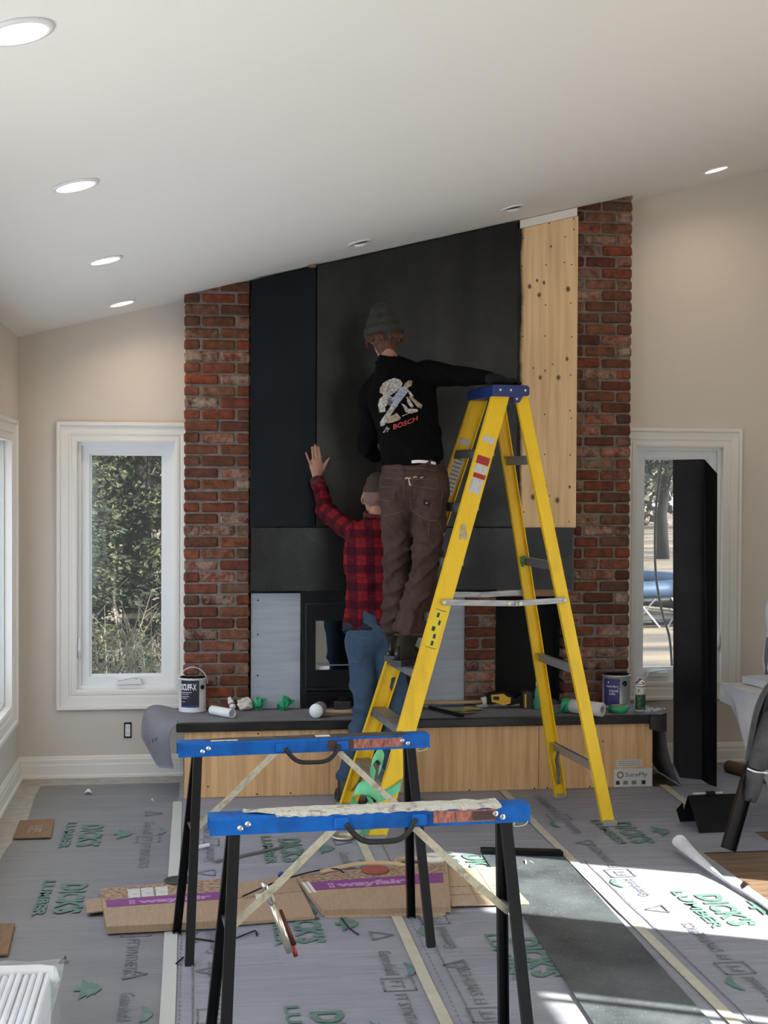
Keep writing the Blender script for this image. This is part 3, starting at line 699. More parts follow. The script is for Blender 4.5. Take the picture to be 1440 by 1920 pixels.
c = rear(1,1.33); tag(strip(smooth_path([c+LP(-.01,-.05,.03)-LO, c+LP(-.02,-.05,.0)-LO, c+LP(-.018,-.055,-.03)-LO],8), LW, .05).build('tape_scrap', M_bluegreen), 'small green tape scrap on a rear ladder rung', 'tape')

# ---------------------------------------------------------------- sawhorses
M_blue = pm('blue_powder_coat', (.004,.120,.48), .45, col2=(.003,.055,.22), scale=9, lo=.48, hi=.75, spec=.25)
M_leg = pm('black_leg_steel', (.006,.006,.007), .4, .2, spec=.25)
M_crust = pm('dried_plaster', (.62,.61,.56), .85, col2=(.22,.21,.19), scale=26, lo=.56, hi=.70, bump=.8, bscale=35)
M_worn = pm('worn_dark_top', (.035,.037,.042), .6, col2=(.09,.09,.095), scale=18)
M_stk = pm('faded_orange_sticker', (.52,.19,.13), .6, col2=(.16,.05,.04), scale=30, stretch=(3,1,1))
M_rust = pm('bare_brown_patch', (.07,.035,.03), .6)
M_grip = pm('handle_rubber', (.012,.012,.013), .6)
def sawhorse(cx, cy, ang, label, top_mat, crust):
    L, W_, Hh, TZ = .962, .083, .052, .782
    t = thing('sawhorse', (cx,cy,0), label, 'sawhorse')
    M = Matrix.Translation((cx,cy,0)) @ Matrix.Rotation(ang,4,'Z')
    def part(mb, name, mat, par=t, sm=False): return mb.xf(M).build(name, mat, par, sm)
    beam = MB(); th = .004; h = L/2
    pr_ = [(-W_/2,TZ-Hh),(-W_/2,TZ-.008),(-W_/2+.006,TZ),(W_/2-.006,TZ),(W_/2,TZ-.008),(W_/2,TZ-Hh),(W_/2-th,TZ-Hh),(W_/2-th,TZ-th),(-W_/2+th,TZ-th),(-W_/2+th,TZ-Hh)]
    n = len(pr_); vs_ = [(x,y,z) for x in (-h,h) for y, z in pr_]
    fs = [(i,(i+1)%n,n+(i+1)%n,n+i) for i in range(n)] + [(0,1,8,9),(1,2,3,8),(3,4,7,8),(4,5,6,7)] + [(n+9,n+8,n+1,n),(n+8,n+3,n+2,n+1),(n+8,n+7,n+4,n+3),(n+7,n+6,n+5,n+4)]
    b_ = part(beam.add(vs_, fs), 'beam', M_blue)
    rn = random.Random(int(cy*10))
    def top(u, v): 
        x = -h+.10+(L-.19)*u; ww = (W_-.012)*(1 if u > .12 else .35+.65*u/.12)
        if crust and v == 0 and u > .12: return (x, -W_/2-.0016, TZ-.003-.010*max(0,noise.noise(V((x*31,2,cy)))+.15))
        if crust and v < .2 and u > .12: return (x, -W_/2+.003, TZ+.003+.003*noise.noise(V((x*40,1,cy))))
        return (x, (v-.5)*ww+(0 if u > .12 else .012*(1-u/.12)), TZ+.0015+(.004*noise.noise(V((x*22,v*5,cy))) + .004 if crust else .0008*noise.noise(V((x*9,v*3,cy)))))
    part(MB().grid(top, 120, 6, .002), 'top_coating', top_mat, b_, True)
    if not crust:
        part(MB().box((.04,-.02,TZ+.002),(.095,.015,TZ+.003)), 'paper_scrap', M_white, b_); part(MB().box((-.36,-.035,TZ+.002),(-.26,-.015,TZ+.0035)), 'plaster_patch', M_crust, b_)
    part(MB().box((.18,-W_/2-.0012,TZ-.043),(.375,-W_/2-.0002,TZ-.008)), 'sticker', M_stk, b_)
    part(MB().box((.08,-W_/2-.0008,TZ-.048) if not crust else (.30,-W_/2-.0016,TZ-.040),(.18,-W_/2-.0002,TZ-.010) if not crust else (.376,-W_/2-.0012,TZ-.012)), 'scraped_patch', M_rust, b_)
    for sx_ in (-1,1):
        for dx, dz in ((.0,-.032),(.022,-.021)):
            x = sx_*(h-.088) + (dx if sx_ < 0 else dx-.022)
            part(MB().lathe([(.0085,0),(.0085,.004),(.004,.006),(.0001,.006)], (x,-W_/2-.0005,TZ+dz if sx_ < 0 else TZ+(-.021 if dx==0 else -.032)), (0,-1,0), 12), 'bolt', M_chrome, b_)
    # handle with brackets
    hx0, hx1 = -.085, .125
    part(MB().tube(smooth_path([(hx0,-W_/2-.012,TZ-.030),(hx0+.025,-W_/2-.016,TZ-.062),(hx0+.055,-W_/2-.018,TZ-.082),(hx0+.10,-W_/2-.018,TZ-.086),(hx1-.055,-W_/2-.018,TZ-.083),(hx1-.022,-W_/2-.016,TZ-.060),(hx1,-W_/2-.012,TZ-.024)],22), .0085, 8), 'handle', M_grip, b_, True)
    for x in (hx0-.012,hx1+.012): part(MB().box((x-.022,-W_/2-.014,TZ-.046),(x+.022,-W_/2-.0005,TZ-.012),.004), 'handle_bracket', M_blue, b_)
    part(MB().tube(smooth_path([(h-.05,-W_/2-.002,TZ-.05),(h-.05,-W_/2-.004,TZ-.062),(h-.02,-W_/2-.004,TZ-.060),(h-.008,-W_/2-.003,TZ-.048)],10), .0016, 6), 'wire_clip', M_zinc, b_)
    # legs, cross ties and diagonal braces
    for sx_ in (-1,1):
        x0 = sx_*(h-.075)
        for sy in (-1,1):
            p0, p1 = V((x0+sx_*.0,sy*.020,TZ-.010)), V((sx_*(h-.028+(.015 if sy>0 else 0)),sy*.182,0.0))
            d = (p1-p0).normalized(); a = V((1,0,0)); a = (a-d*a.dot(d)).normalized(); b2 = d.cross(a)*(1 if sy < 0 else -1)
            if b2.y*sy < 0: b2 = -b2
            pr2 = [(-.016,.010),(.016,.010),(.016,-.014),(.012,-.014),(.012,.006),(-.012,.006),(-.012,-.014),(-.016,-.014)]
            vs2 = [p + a*x + b2*y for p in (p0,p1) for x, y in pr2]; n2 = 8
            for q in vs2: q.z = max(q.z, 0.0)
            fs2 = [(i,(i+1)%n2,n2+(i+1)%n2,n2+i) for i in range(n2)] + [(0,1,4,5),(1,2,3,4),(5,6,7,0),(n2+5,n2+4,n2+1,n2),(n2+4,n2+3,n2+2,n2+1),(n2,n2+7,n2+6,n2+5)]
            part(MB().add(vs2, fs2), 'leg', M_leg)
        q = .46; xx = x0*(1-.42)+sx_*(h-.028)*.42
        part(MB().obox(V((xx,0,q)), V((.022,0,0)), V((0,.17,0)), V((0,0,.004))), 'cross_tie', M_silver)
        # diagonal brace from tie up to the beam
        s_, e_ = V((xx-sx_*.01,.0,q)), V((sx_*.10,.0,TZ-Hh+.02)); mid = s_.lerp(e_,.42)+V((0,0,-.006))
        for p0, p1 in ((s_,mid),(mid,e_)):
            d = p1-p0; part(MB().obox((p0+p1)/2+V((0,-.03,0)), d*1.03, V((0,.003,0)), d.cross(V((0,1,0))).normalized()*.022), 'brace', M_zinc)
        part(MB().lathe([(.009,-.008),(.009,.008)], mid+V((0,-.03,0)), (0,1,0), 10), 'brace_pivot', M_zinc)
    return t
sawhorse(.425, 5.245, .096, 'blue folding sawhorse with dark worn top, standing just before the ladder', M_worn, False)
sawhorse(.528, 4.072, .062, 'blue folding sawhorse with white crusted top, nearest the camera', M_crust, True)
# ---------------------------------------------------------------- floor protection sheets
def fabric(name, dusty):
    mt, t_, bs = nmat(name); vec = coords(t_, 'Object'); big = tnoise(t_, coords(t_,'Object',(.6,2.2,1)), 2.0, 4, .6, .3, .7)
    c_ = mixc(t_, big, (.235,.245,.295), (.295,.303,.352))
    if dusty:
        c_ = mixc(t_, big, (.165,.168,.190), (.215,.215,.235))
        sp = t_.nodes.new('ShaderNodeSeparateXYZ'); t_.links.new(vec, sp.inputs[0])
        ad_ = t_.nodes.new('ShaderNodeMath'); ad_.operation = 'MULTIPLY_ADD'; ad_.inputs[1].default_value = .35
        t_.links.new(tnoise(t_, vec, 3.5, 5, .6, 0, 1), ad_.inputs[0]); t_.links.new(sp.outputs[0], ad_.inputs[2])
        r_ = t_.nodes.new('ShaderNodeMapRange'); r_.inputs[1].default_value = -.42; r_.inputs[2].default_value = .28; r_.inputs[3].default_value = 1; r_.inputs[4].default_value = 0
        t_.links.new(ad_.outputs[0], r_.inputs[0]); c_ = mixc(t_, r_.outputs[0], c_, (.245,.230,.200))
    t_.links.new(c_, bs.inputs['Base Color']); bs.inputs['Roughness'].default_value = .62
    w1 = tnoise(t_, coords(t_,'Object',(.5,5,1)), 3.2, 3, .5, 0, 1); w2 = tnoise(t_, vec, 130, 2, .5, 0, 1)
    ad2 = t_.nodes.new('ShaderNodeMath'); ad2.operation = 'MULTIPLY_ADD'; ad2.inputs[1].default_value = .06; t_.links.new(w2, ad2.inputs[0]); t_.links.new(w1, ad2.inputs[2])
    addbump(t_, bs, ad2.outputs[0], .55, .02); return mt
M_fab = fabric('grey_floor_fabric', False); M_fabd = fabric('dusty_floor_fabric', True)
M_green = pm('green_print', (.065,.165,.125), .7, col2=(.17,.215,.225), scale=22, lo=.35, hi=.7)
M_bk = pm('black_print', (.10,.10,.125), .7, col2=(.22,.225,.26), scale=26, lo=.38, hi=.68)
def sheet(label, x0, x1, y0, y1, mat, wob=.010):
    nx, ny = 12, 56
    def fn(u, v):
        y = y0+(y1-y0)*v; x = x0+(x1-x0)*u + (wob*noise.noise(V((y*1.3, x0, 2))) if u in (0,1) else 0)
        z = .0035+.0022*noise.noise(V((x*2.2, y*5.5, 1.7)))
        return (x, y, max(.0012, z))
    return tag(MB().grid(fn, nx, ny).build('floor_sheet', mat, None, True), label, 'floor sheet')
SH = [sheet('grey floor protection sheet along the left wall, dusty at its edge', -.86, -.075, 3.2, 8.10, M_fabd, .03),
      sheet('grey floor protection sheet running under both sawhorses', -.08, .815, 2.8, 7.69, M_fab),
      sheet('grey floor protection sheet under the dark steel sheet', .812, 1.725, 2.8, 7.69, M_fab),
      sheet('grey sunlit floor protection sheet with rolled right edge', 1.722, 2.40, 2.8, 6.28, M_fab),
      sheet('grey floor protection sheet beside the right end of the hearth', 1.722, 2.80, 6.27, 7.69, M_fab)]
SH.append(sheet('grey floor protection sheet under the tall black channel', 2.80, 3.86, 6.62, 8.27, M_fab))
# rolled edge of the sunlit sheet
M_roll = pm('white_fabric_roll', (.62,.63,.66), .7, col2=(.72,.72,.75), scale=9, bump=.3, bscale=18)
def roll(u, v):
    y = 6.30-3.3*v; t_ = -.4+u*9.0; r_ = (.009+.038*max(0,1-v*6))*(1-.55*u)*(1+.10*noise.noise(V((y*6,u*2,0)))); x = 2.40+.10*noise.noise(V((y*.7,1,0)))-.10*(1-v*.6)
    return (x+r_*math.sin(t_)+.01, y+.012*noise.noise(V((u*7,1,y)))*(1 if v < .02 else 0), .004+(.009+.038*max(0,1-v*6))-r_*math.cos(t_)*.9)
MB().grid(roll, 26, 40, .0012).build('rolled_edge', M_roll, SH[3], True)

def floor_poly(px): return [FL(a,b) for a, b in px]
UX, UY = V((1,0,0)), V((0,1,0))
def fprint(body, x, y, h, length, parent, mat=None, flip=False, bold=.03, z=.0075):
    """lettering lying on the floor: reads towards the viewer (or away when flipped)"""
    d = UY*(-1 if not flip else 1); up_ = UX*(1 if not flip else -1)
    return lettering('lettering', body, (x,y,z), d, up_, h, mat or M_green, parent, bold, width=length)
def gbar(x0, x1, y0, y1, parent, mat=None, name='print_block'): return MB().box((x0,y0,.0068),(x1,y1,.0074)).build(name, mat or M_green, parent)
def store_logo(x, y, parent, flip=False):
    """green block lettering with a smaller line under it and a leaf mark above"""
    s = 1 if not flip else -1
    fprint("DICK'S", x, y, .105, .42, parent, flip=flip, bold=.045)
    fprint("LUMBER", x-s*.085, y+s*.06, .050, .50, parent, flip=flip, bold=.03)
    q = [(x+s*(.16+.095*a), y-s*(.20+.12*b)) for a, b in ((0,-.14),(0,.14),(.25,.14),(.22,.85),(.5,.45),(.48,.7),(.75,.32),(.73,.5),(1,0),(.73,-.5),(.75,-.32),(.48,-.7),(.5,-.45),(.22,-.85),(.25,-.14))]
    MB().prism([(a,b,.0068) for a, b in q], (0,0,.0006)).build('leaf_mark', M_green, parent)
store_logo(-.545, 7.14, SH[0]); store_logo(-.552, 6.10, SH[0]); store_logo(-.56, 5.02, SH[0])
p_ = FL(560,1568); store_logo(.42, 6.75, SH[1]); store_logo(.40, 5.62, SH[1]); store_logo(.39, 4.52, SH[1])
store_logo(1.26, 6.36, SH[2]); store_logo(1.205, 5.16, SH[2]); store_logo(1.30, 7.45, SH[2])
store_logo(2.13, 6.88, SH[4]); store_logo(2.12, 5.62, SH[3])
def small_marks(x, y, parent, flip=False, k=1.0):
    s = 1 if not flip else -1
    fprint('FT SYNTHETICS', x, y-s*.22, .045, .42, parent, M_bk, flip, .005)
    b = [(x-.025*1,y+.02*0)]
    for a0, a1, b0, b1 in ((-.03,.085,-.190,-.184),(-.03,.085,-.064,-.070),(-.03,-.024,-.19,-.064),(.079,.085,-.19,-.064)):
        xs_, ys_ = sorted((x+s*a0, x+s*a1)), sorted((y+s*b0, y+s*b1)); gbar(xs_[0],xs_[1],ys_[0],ys_[1],parent,M_bk,'print_frame')
    fprint('FT', x+s*.0, y-s*.092, .05, .07, parent, M_bk, flip, .0)
    fprint('Gatorshield', x, y+s*.22, .05, .25, parent, M_bk, flip, .005)
    q = [(x+s*(.07+.045*a), y+s*(.02+.07*b)) for a, b in ((0,-1),(.5,-.9),(1,-.2),(.9,.4),(.5,.9),(.15,1),(.35,.3),(.4,-.2))]
    MB().prism([(a,b_,.0068) for a, b_ in q], (0,0,.0006)).build('gator_mark', M_green, parent)
    for dd in (.40,):
        tri = [(x+s*a, y+s*b_) for a, b_ in ((0,dd-.05),(0,dd+.05),(.085,dd))]; tri2 = [(x+s*a, y+s*b_) for a, b_ in ((.012,dd-.03),(.012,dd+.03),(.06,dd))]
        for i in range(3):
            a, b_ = V((*tri[i],.0071)), V((*tri[(i+1)%3],.0071)); MB().obox((a+b_)/2, b_-a, (b_-a).cross(V((0,0,1))).normalized()*.008, (0,0,.0006)).build('triangle_mark', M_bk, parent)
for yy in (6.95, 5.55, 4.55): small_marks(-.24, yy, SH[0])
for yy in (6.6, 5.35, 4.40): small_marks(.10, yy, SH[1], True)
for yy in (6.25, 4.86): small_marks(.685, yy, SH[1])
for yy in (5.35, 4.35): small_marks(.985, yy-.05, SH[2], True)
for yy in (6.9, 5.85): small_marks(1.93, yy, SH[4] if yy > 6.4 else SH[3], True)
small_marks(1.97, 4.62, SH[3], True)
for par, x, ya, yb in ((SH[2],.905,2.9,7.6),(SH[1],.0,2.9,7.6),(SH[3],1.80,2.9,6.2)):
    gbar(x, x+.005, ya, yb, par, M_bk, 'guide_line')
    k = ya
    while k < min(yb,6.2): gbar(x-.042, x-.038, k, k+.018, par, M_bk, 'dash'); k += .04
# tape over the joints
M_mask = pm('cream_masking_tape', (.52,.50,.40), .6, col2=(.44,.43,.36), scale=12)
def tape(label, x, y0, y1, w_=.042, mat=None):
    def fn(u, v): y = y0+(y1-y0)*v; return (x+(u-.5)*w_+.004*noise.noise(V((y*2,x,0))), y, .0082+.0006*noise.noise(V((y*6,u*3,x))))
    tag(MB().grid(fn, 2, 60).build('tape_strip', mat or M_mask, None, True), label, 'tape')
tape('cream tape strip on the joint under the left sawhorse legs', -.078, 2.8, 7.60, .05, pm('pale_green_white_tape',(.47,.50,.47),.6))
tape('cream tape strip on the joint below the sawhorse handles', .815, 2.8, 7.62)
tape('cream tape strip running beside the dark steel sheet', 1.745, 2.8, 7.66)
a, b = FL(1245,1476), FL(1290,1510); d = (b-a); tag(MB().obox((a+b)/2+V((0,0,.009)), d*1.1, d.cross(V((0,0,1))).normalized()*.045, (0,0,.0012)).build('tape_strip', M_mask), 'cream tape strip beside the folded black steel bracket', 'tape')

# ---------------------------------------------------------------- dark steel sheet on the floor
sm_, st_, sb_ = nmat('speckled_steel'); vec = coords(st_,'Object')
patch = tnoise(st_, vec, 1.8, 4, .6, .34, .72); spk = tnoise(st_, vec, 120, 2, .6, .62, .72)
c_ = mixc(st_, patch, (.026,.032,.040), (.15,.172,.19)); st_.links.new(mixc(st_, spk, c_, (.22,.24,.26)), sb_.inputs['Base Color'])
sb_.inputs['Roughness'].default_value = .5; sb_.inputs['Metallic'].default_value = .25
P4 = [FL(905,1607), FL(1057,1611), FL(1335,1925), FL(1112,1925)]
dn = (P4[3]-P4[0]).normalized(); dn2 = (P4[2]-P4[1]).normalized()
q = [P4[0], P4[1], P4[1]+dn2*3.0, P4[0]+dn*3.0]
sh = thing('steel_floor_sheet', P4[0], 'dark speckled steel sheet lying on the sunlit floor', 'steel sheet')
MB().prism([p+V((0,0,.009)) for p in q], (0,0,.003)).build('sheet', sm_, sh)
e0, e1 = P4[0], P4[1]; MB().obox((e0+e1)/2+V((0,.03,.022)), e1-e0, V((0,.055,0)), V((0,0,.024)), .002).build('folded_lip', M_steel2, sh)
# ---------------------------------------------------------------- things on the hearth
ZT = .4285
M_grey = pm('hearth_cover_fabric', (.21,.21,.235), .75, col2=(.17,.17,.19), scale=5, bump=.3, bscale=14)
def cover(u, v):
    y = 7.662+.40*v
    if u < .25:      # left end curling off the slab
        k = 1-u/.25; e = V((-.10,7.66,.175)).lerp(V((-.19,7.76,.165)), min(1,v*2.2)) if v < .45 else V((-.19,7.76,.165)).lerp(V((-.285,7.96,.295)), (v-.45)/.55)
        s = V((-.06,y,.4275)); p = s.lerp(e, k); bul = math.sin(math.pi*min(1,k))*(.055+.045*v)
        return p + V((-bul*.75, 0, bul*1.0))
    if u > .88:
        k = (u-.88)/.12; x = 2.69+.035*math.sin(k*1.5)+.075*k**5+.010*noise.noise(V((v*6,k*2,0))); z = .4275-(.4275-.012)*max(0,k-.02)/.98
        return (x, y+.01*noise.noise(V((v*3,k*4,3))), max(.012,z))
    k = (u-.25)/.63; return (-.06+2.75*k, y, .4265+.0012*noise.noise(V((k*24,v*6,0))))
co = MB().grid(cover, 110, 10, .0012).build('hearth_cover', M_grey, None, True); tag(co, 'grey fabric laid over the hearth slab, curling off its left end', 'cover sheet')
q = [WY(285,1392,7.80), WY(300,1387,7.80)]
for k, (a, b) in enumerate(((279,1396),(286,1392),(293,1388))): 
    p_ = WY(a,b,7.80); lettering('printed_mark', 'FT' if k==1 else '/', p_+V((0,-.012,0)), (.9,0,.22), (-.1,0,1), .022, M_ink, co, .0)

def base(px, py, z=ZT): return FL(px, py, z)
def can(px, py, r, h, label, body_mat, band, txt):
    o = base(px, py); o = V((o.x, o.y+r, ZT)); t = thing('paint_can', o, label, 'paint can')
    b_ = MB().lathe([(r-.002,0),(r,.003),(r,.006),(r-.002,.008),(r-.002,h-.010),(r+.001,h-.008),(r+.001,h)], o, (0,0,1), 40).build('can_body', body_mat, t, True)
    MB().lathe([(r+.001,h),(r-.004,h+.002),(r-.010,h-.004),(r-.014,h-.003),(.0001,h-.003)], o, (0,0,1), 40).build('lid', M_chrome, t, True)
    for a0, a1, z0, z1, m_ in band:
        MB().grid(lambda u, v: o+V(((r-.0012)*math.sin(a0+(a1-a0)*u), -(r-.0012)*math.cos(a0+(a1-a0)*u), z0+(z1-z0)*v)), 20, 1).build('paper_label', m_, b_, True)
    for body, a0, z, hh, wid, m_, bold in txt:
        P, F_, W_ = text2d(body, bold); k = wid/W_; rr = r-.0004
        link('lettering', [o+V((rr*math.sin(a0+x*k/rr), -rr*math.cos(a0+x*k/rr), z+y*hh)) for x, y in P], F_, m_, b_)
    return t, o, b_
M_can = pm('can_white_label', (.62,.62,.61), .35); M_navy = pm('navy_label', (.012,.016,.035), .35); M_blueband = pm('blue_band', (.02,.06,.25), .4); M_purp = pm('violet_blue_label', (.035,.03,.16), .4); M_wink = pm('white_ink', (.8,.8,.8), .5)
t, o, b_ = can(361, 1337, .080, .195, 'paint can with navy label and raised wire handle on left hearth end', M_can, [(-.95,.50,.040,.185,M_navy),(-.95,.50,.030,.040,M_blueband)],
   [('SCUFF-X',-.90,.130,.036,.094,M_wink,.03)])
for z_, a1_ in ((.116,-.05),(.106,-.30),(.092,-.25),(.082,-.40),(.062,-.55)): MB().grid(lambda u, v: o+V((.0796*math.sin(-.88+(a1_+.88)*u),-.0796*math.cos(-.88+(a1_+.88)*u),z_+.0025*v)), 10, 1).build('print_line', M_wink, b_)
MB().tube([o+V((.085*math.cos(a),-.02*math.sin(a)-.0,.155+.10*math.sin(a))) for a in [math.pi*k/20 for k in range(21)]], .0022, 6).build('bail_handle', M_white, t, True)
p_ = o+V((.055,-.062,.145)); MB().lathe([(.013,0),(.013,.003),(.008,.004),(.0001,.004)], p_, (.66,-.75,0), 14).build('bail_ear', M_black, b_)
t, o, b_ = can(1163, 1330, .083, .195, 'paint can with violet-blue and grey label on right hearth end', pm('grey_label',(.40,.41,.42),.35,.3), [(-1.3,-.05,.02,.178,M_purp)],
   [('Benjamin Moore',-1.05,.128,.012,.075,M_wink,.01),('E POUR',-.80,.100,.012,.055,M_wink,.02),('DOOR',-.80,.083,.010,.036,M_wink,.02)])
MB().prism([o+V((.0832*math.sin(a),-.0832*math.cos(a),z)) for a, z in ((-.95,.150),(-.83,.150),(-.89,.166))], (0,-.0008,0)).build('triangle_logo', M_wink, b_)
for z in [.03+.012*k for k in range(10)]: MB().grid(lambda u, v: o+V((.0834*math.sin(.15+.9*u),-.0834*math.cos(.15+.9*u),z+.002*v)), 8, 1).build('print_line', M_inkg, b_)
p_ = o+V((.026,-.080,.150)); MB().lathe([(.016,0),(.016,.002),(.010,.003),(.0001,.003)], p_, (.3,-.95,0), 16).build('bail_ear', M_black, b_)
MB().tube([p_+V((0,-.004,0)), p_+V((-.04,-.006,-.032)), p_+V((-.075,.004,-.055))], .0018, 6).build('bail_wire', M_silver, t)
def lying(px0, py0, px1, py1, r):
    a = base(px0,py0,ZT+r); b = base(px1,py1,ZT+r); return V((a.x,a.y,ZT+r)), V((b.x,b.y,ZT+r))
a, b = lying(397,1331,436,1338,.026); d = (b-a).normalized()
t = thing('caulk_tube', a.lerp(b,.5)-V((0,0,.026)), 'white caulk tube lying before the navy paint can', 'caulk tube')
MB().lathe([(.024,0),(.026,.004),(.026,(b-a).length-.006)], a, d, 20).build('tube_body', M_white, t, True); MB().lathe([(.026,(b-a).length-.006),(.027,(b-a).length),(.022,(b-a).length+.001),(.021,(b-a).length-.012),(.0001,(b-a).length-.012)], a, d, 20).build('end_rim', pm('tube_rim',(.6,.66,.72),.4), t, True)
p0 = base(437,1333); p1 = p0+V((-.022,.055,.055))
t = thing('sealant_tube', p0, 'small grey-white tube leaning behind the caulk tube', 'tube')
MB().lathe([(.016,0),(.018,.004),(.018,.05),(.013,.06),(.013,.074),(.0001,.075)], p0+V((0,0,.016)), (p1-p0).normalized(), 16).build('tube_body', M_white, t, True); MB().lathe([(.0185,.018),(.0185,.030)], p0+V((0,0,.016)), (p1-p0).normalized(), 16).build('printed_band', M_inkg, t, True)
def crumple(name, label, cat, c, size, mat, seed, n=3, squash=.8):
    bm = bmesh.new(); bmesh.ops.create_icosphere(bm, subdivisions=n, radius=1.0)
    for v_ in bm.verts:
        q = v_.co.copy(); f = 1+.45*noise.noise(q*1.7+V((seed,0,0)))+.30*abs(noise.noise(q*3.6+V((0,seed,0))))-.1
        v_.co = V((q.x*size[0]*f, q.y*size[1]*f, max(-.98,q.z)*size[2]*f*squash))
    z0 = min(v_.co.z for v_ in bm.verts); vs_ = [v_.co+V((c.x,c.y,c.z-z0)) for v_ in bm.verts]; fs = [tuple(v_.index for v_ in f.verts) for f in bm.faces]; bm.free()
    return tag(link(name, vs_, fs, mat, None, False), label, cat)
M_rag = pm('paper_towel', (.66,.64,.60), .85)
crumple('paper_towel', 'crumpled white paper towel beside the small tube', 'paper towel', base(459,1333)+V((0,.02,0)), (.05,.035,.042), M_rag, 3)
def tape_wad(c, label, seed, mat):
    t = thing('tape_wad', c, label, 'tape'); rn = random.Random(seed)
    bm = bmesh.new(); bmesh.ops.create_icosphere(bm, subdivisions=2, radius=1.0); vs_ = []
    for v_ in bm.verts:
        q = v_.co; f = 1+.7*noise.noise(q*2.1+V((seed,seed,0))); vs_.append(c+V((q.x*.026*f,q.y*.020*f,.040+max(-.95,q.z)*.040*f)))
    fs = [tuple(v_.index for v_ in f.verts) for f in bm.faces]; bm.free(); link('tape_ball', [V((p.x,p.y,max(p.z,c.z))) for p in vs_], fs, mat, t)
    for k in range(3):
        ph = rn.uniform(0,6); r0 = rn.uniform(.022,.034); cx = c+V((rn.uniform(-.012,.018),rn.uniform(-.01,.012),.036))
        pts = [cx+V((r0*math.cos(ph+a*.9)*(1+.3*math.sin(a*2)), .016*math.sin(a+ph), r0*1.05*math.sin(ph+a*.9))) for a in [.45*i for i in range(12)]]
        pts = [V((p.x,p.y,max(p.z,c.z+.004))) for p in pts]
        strip(smooth_path(pts,26), lambda u: (.6*math.sin(u*5+k),.55,.7*math.cos(u*4+k)), .034).build('tape_loop', mat, t, True)
tape_wad(base(483,1332)+V((0,.02,0)), 'left crumpled wad of green tape before the left cement board', 4, M_bluegreen)
tape_wad(base(535,1332)+V((0,.02,0)), 'right crumpled wad of green tape before the fireplace insert', 9, M_bluegreen)
# mallet
c = base(595,1345)+V((0,0,.041)); t = thing('mallet', c-V((0,0,.041)), 'mallet with white face and wooden handle lying on the hearth', 'mallet')
hd = V((-.35,-.93,0)).normalized()
MB().lathe([(.034,-.0),(.040,.008),(.040,.075),(.036,.085),(.0001,.085)], c+hd*.02-hd*.09+V((0,.09,0))*.0, hd, 24).build('mallet_head', pm('mallet_grey',(.33,.32,.31),.6), t, True)
MB().lathe([(.036,.0),(.040,.006),(.039,.014),(.0001,.015)], c+hd*.018, hd, 24).build('striking_face', M_white, t, True)
hp = c+V((.035,.03,-.012)); MB().tube([hp, hp+V((.10,.015,-.008)), hp+V((.25,.05,-.012))], [.011,.012,.014], 10).build('handle', pm('mallet_wood',(.50,.38,.24),.6), t, True)
p_ = base(643,1333); t = thing('tool_case', p_, 'small black boxy tool behind the mallet head', 'tool')
MB().box((p_.x-.05,p_.y,ZT),(p_.x+.045,p_.y+.05,ZT+.055),.006).build('case_body', pm('dusty_black',(.03,.026,.026),.6,col2=(.09,.07,.06),scale=40,lo=.55,hi=.75), t); MB().box((p_.x-.02,p_.y+.01,ZT+.055),(p_.x+.035,p_.y+.045,ZT+.078),.006).build('case_grip', M_black, t)
# pile of strips and sanding sheets
M_gold = pm('gold_wood', (.40,.26,.12), .4, col2=(.55,.40,.22), scale=9, stretch=(.3,1,1))
a, b = base(792,1326), base(906,1324); d = b-a
tag(MB().obox((a+b)/2+V((0,.03,.022)), d*1.0, V((0,.045,0)), V((0,0,.016)), .003).build('wood_moulding', M_gold), 'golden wooden moulding lying behind the sanding sheets', 'moulding')
c = base(828,1316)+V((0,.06,.028)); tag(MB().lathe([(.0001,0),(.085,0),(.095,.008),(.090,.010),(.080,.004),(.0001,.004)], c, (0,0,1), 28).build('plate', pm('plate_grey',(.36,.35,.32),.5), None, True), 'flat grey round plate on top of the wooden moulding', 'plate')
rn = random.Random(5)
for k, (px, py, w_, dpt, ang, m_, lb_) in enumerate(((858,1333,.16,.07,.06,pm('sand_green',(.26,.30,.10),.8),'olive green sanding sheet under the moulding'),(888,1331,.11,.06,-.2,pm('sand_yellow',(.42,.38,.12),.8),'yellow sanding sheet nearest the power tool'),(880,1338,.085,.05,.5,pm('sand_orange',(.50,.20,.03),.8),'orange sanding sheet on top of the olive one'))):
    p_ = base(px,py)+V((0,.01,.002+.0025*k)); M = Matrix.Translation(p_) @ Matrix.Rotation(ang,4,'Z')
    tag(MB().grid(lambda u, v: M @ V(((u-.5)*w_,(v-.5)*dpt,.002+.006*math.sin(u*3+k)*v)), 8, 4, .0012).build('sanding_sheet', m_), lb_, 'sanding sheet')
a, b = base(790,1326)+V((0,0,.012)), base(868,1346)+V((0,0,.012)); t = thing('pry_bar', (a+b)/2, 'black long-handled scraper hanging over the hearth edge', 'scraper')
MB().obox(a.lerp(b,.6), (b-a)*.8, (b-a).cross(V((0,0,1))).normalized()*.026, V((0,0,.018)), .005).build('handle', M_black, t); MB().obox(a.lerp(b,.1), (b-a)*.25, (b-a).cross(V((0,0,1))).normalized()*.045, V((0,0,.003))).build('blade', M_silver, t)
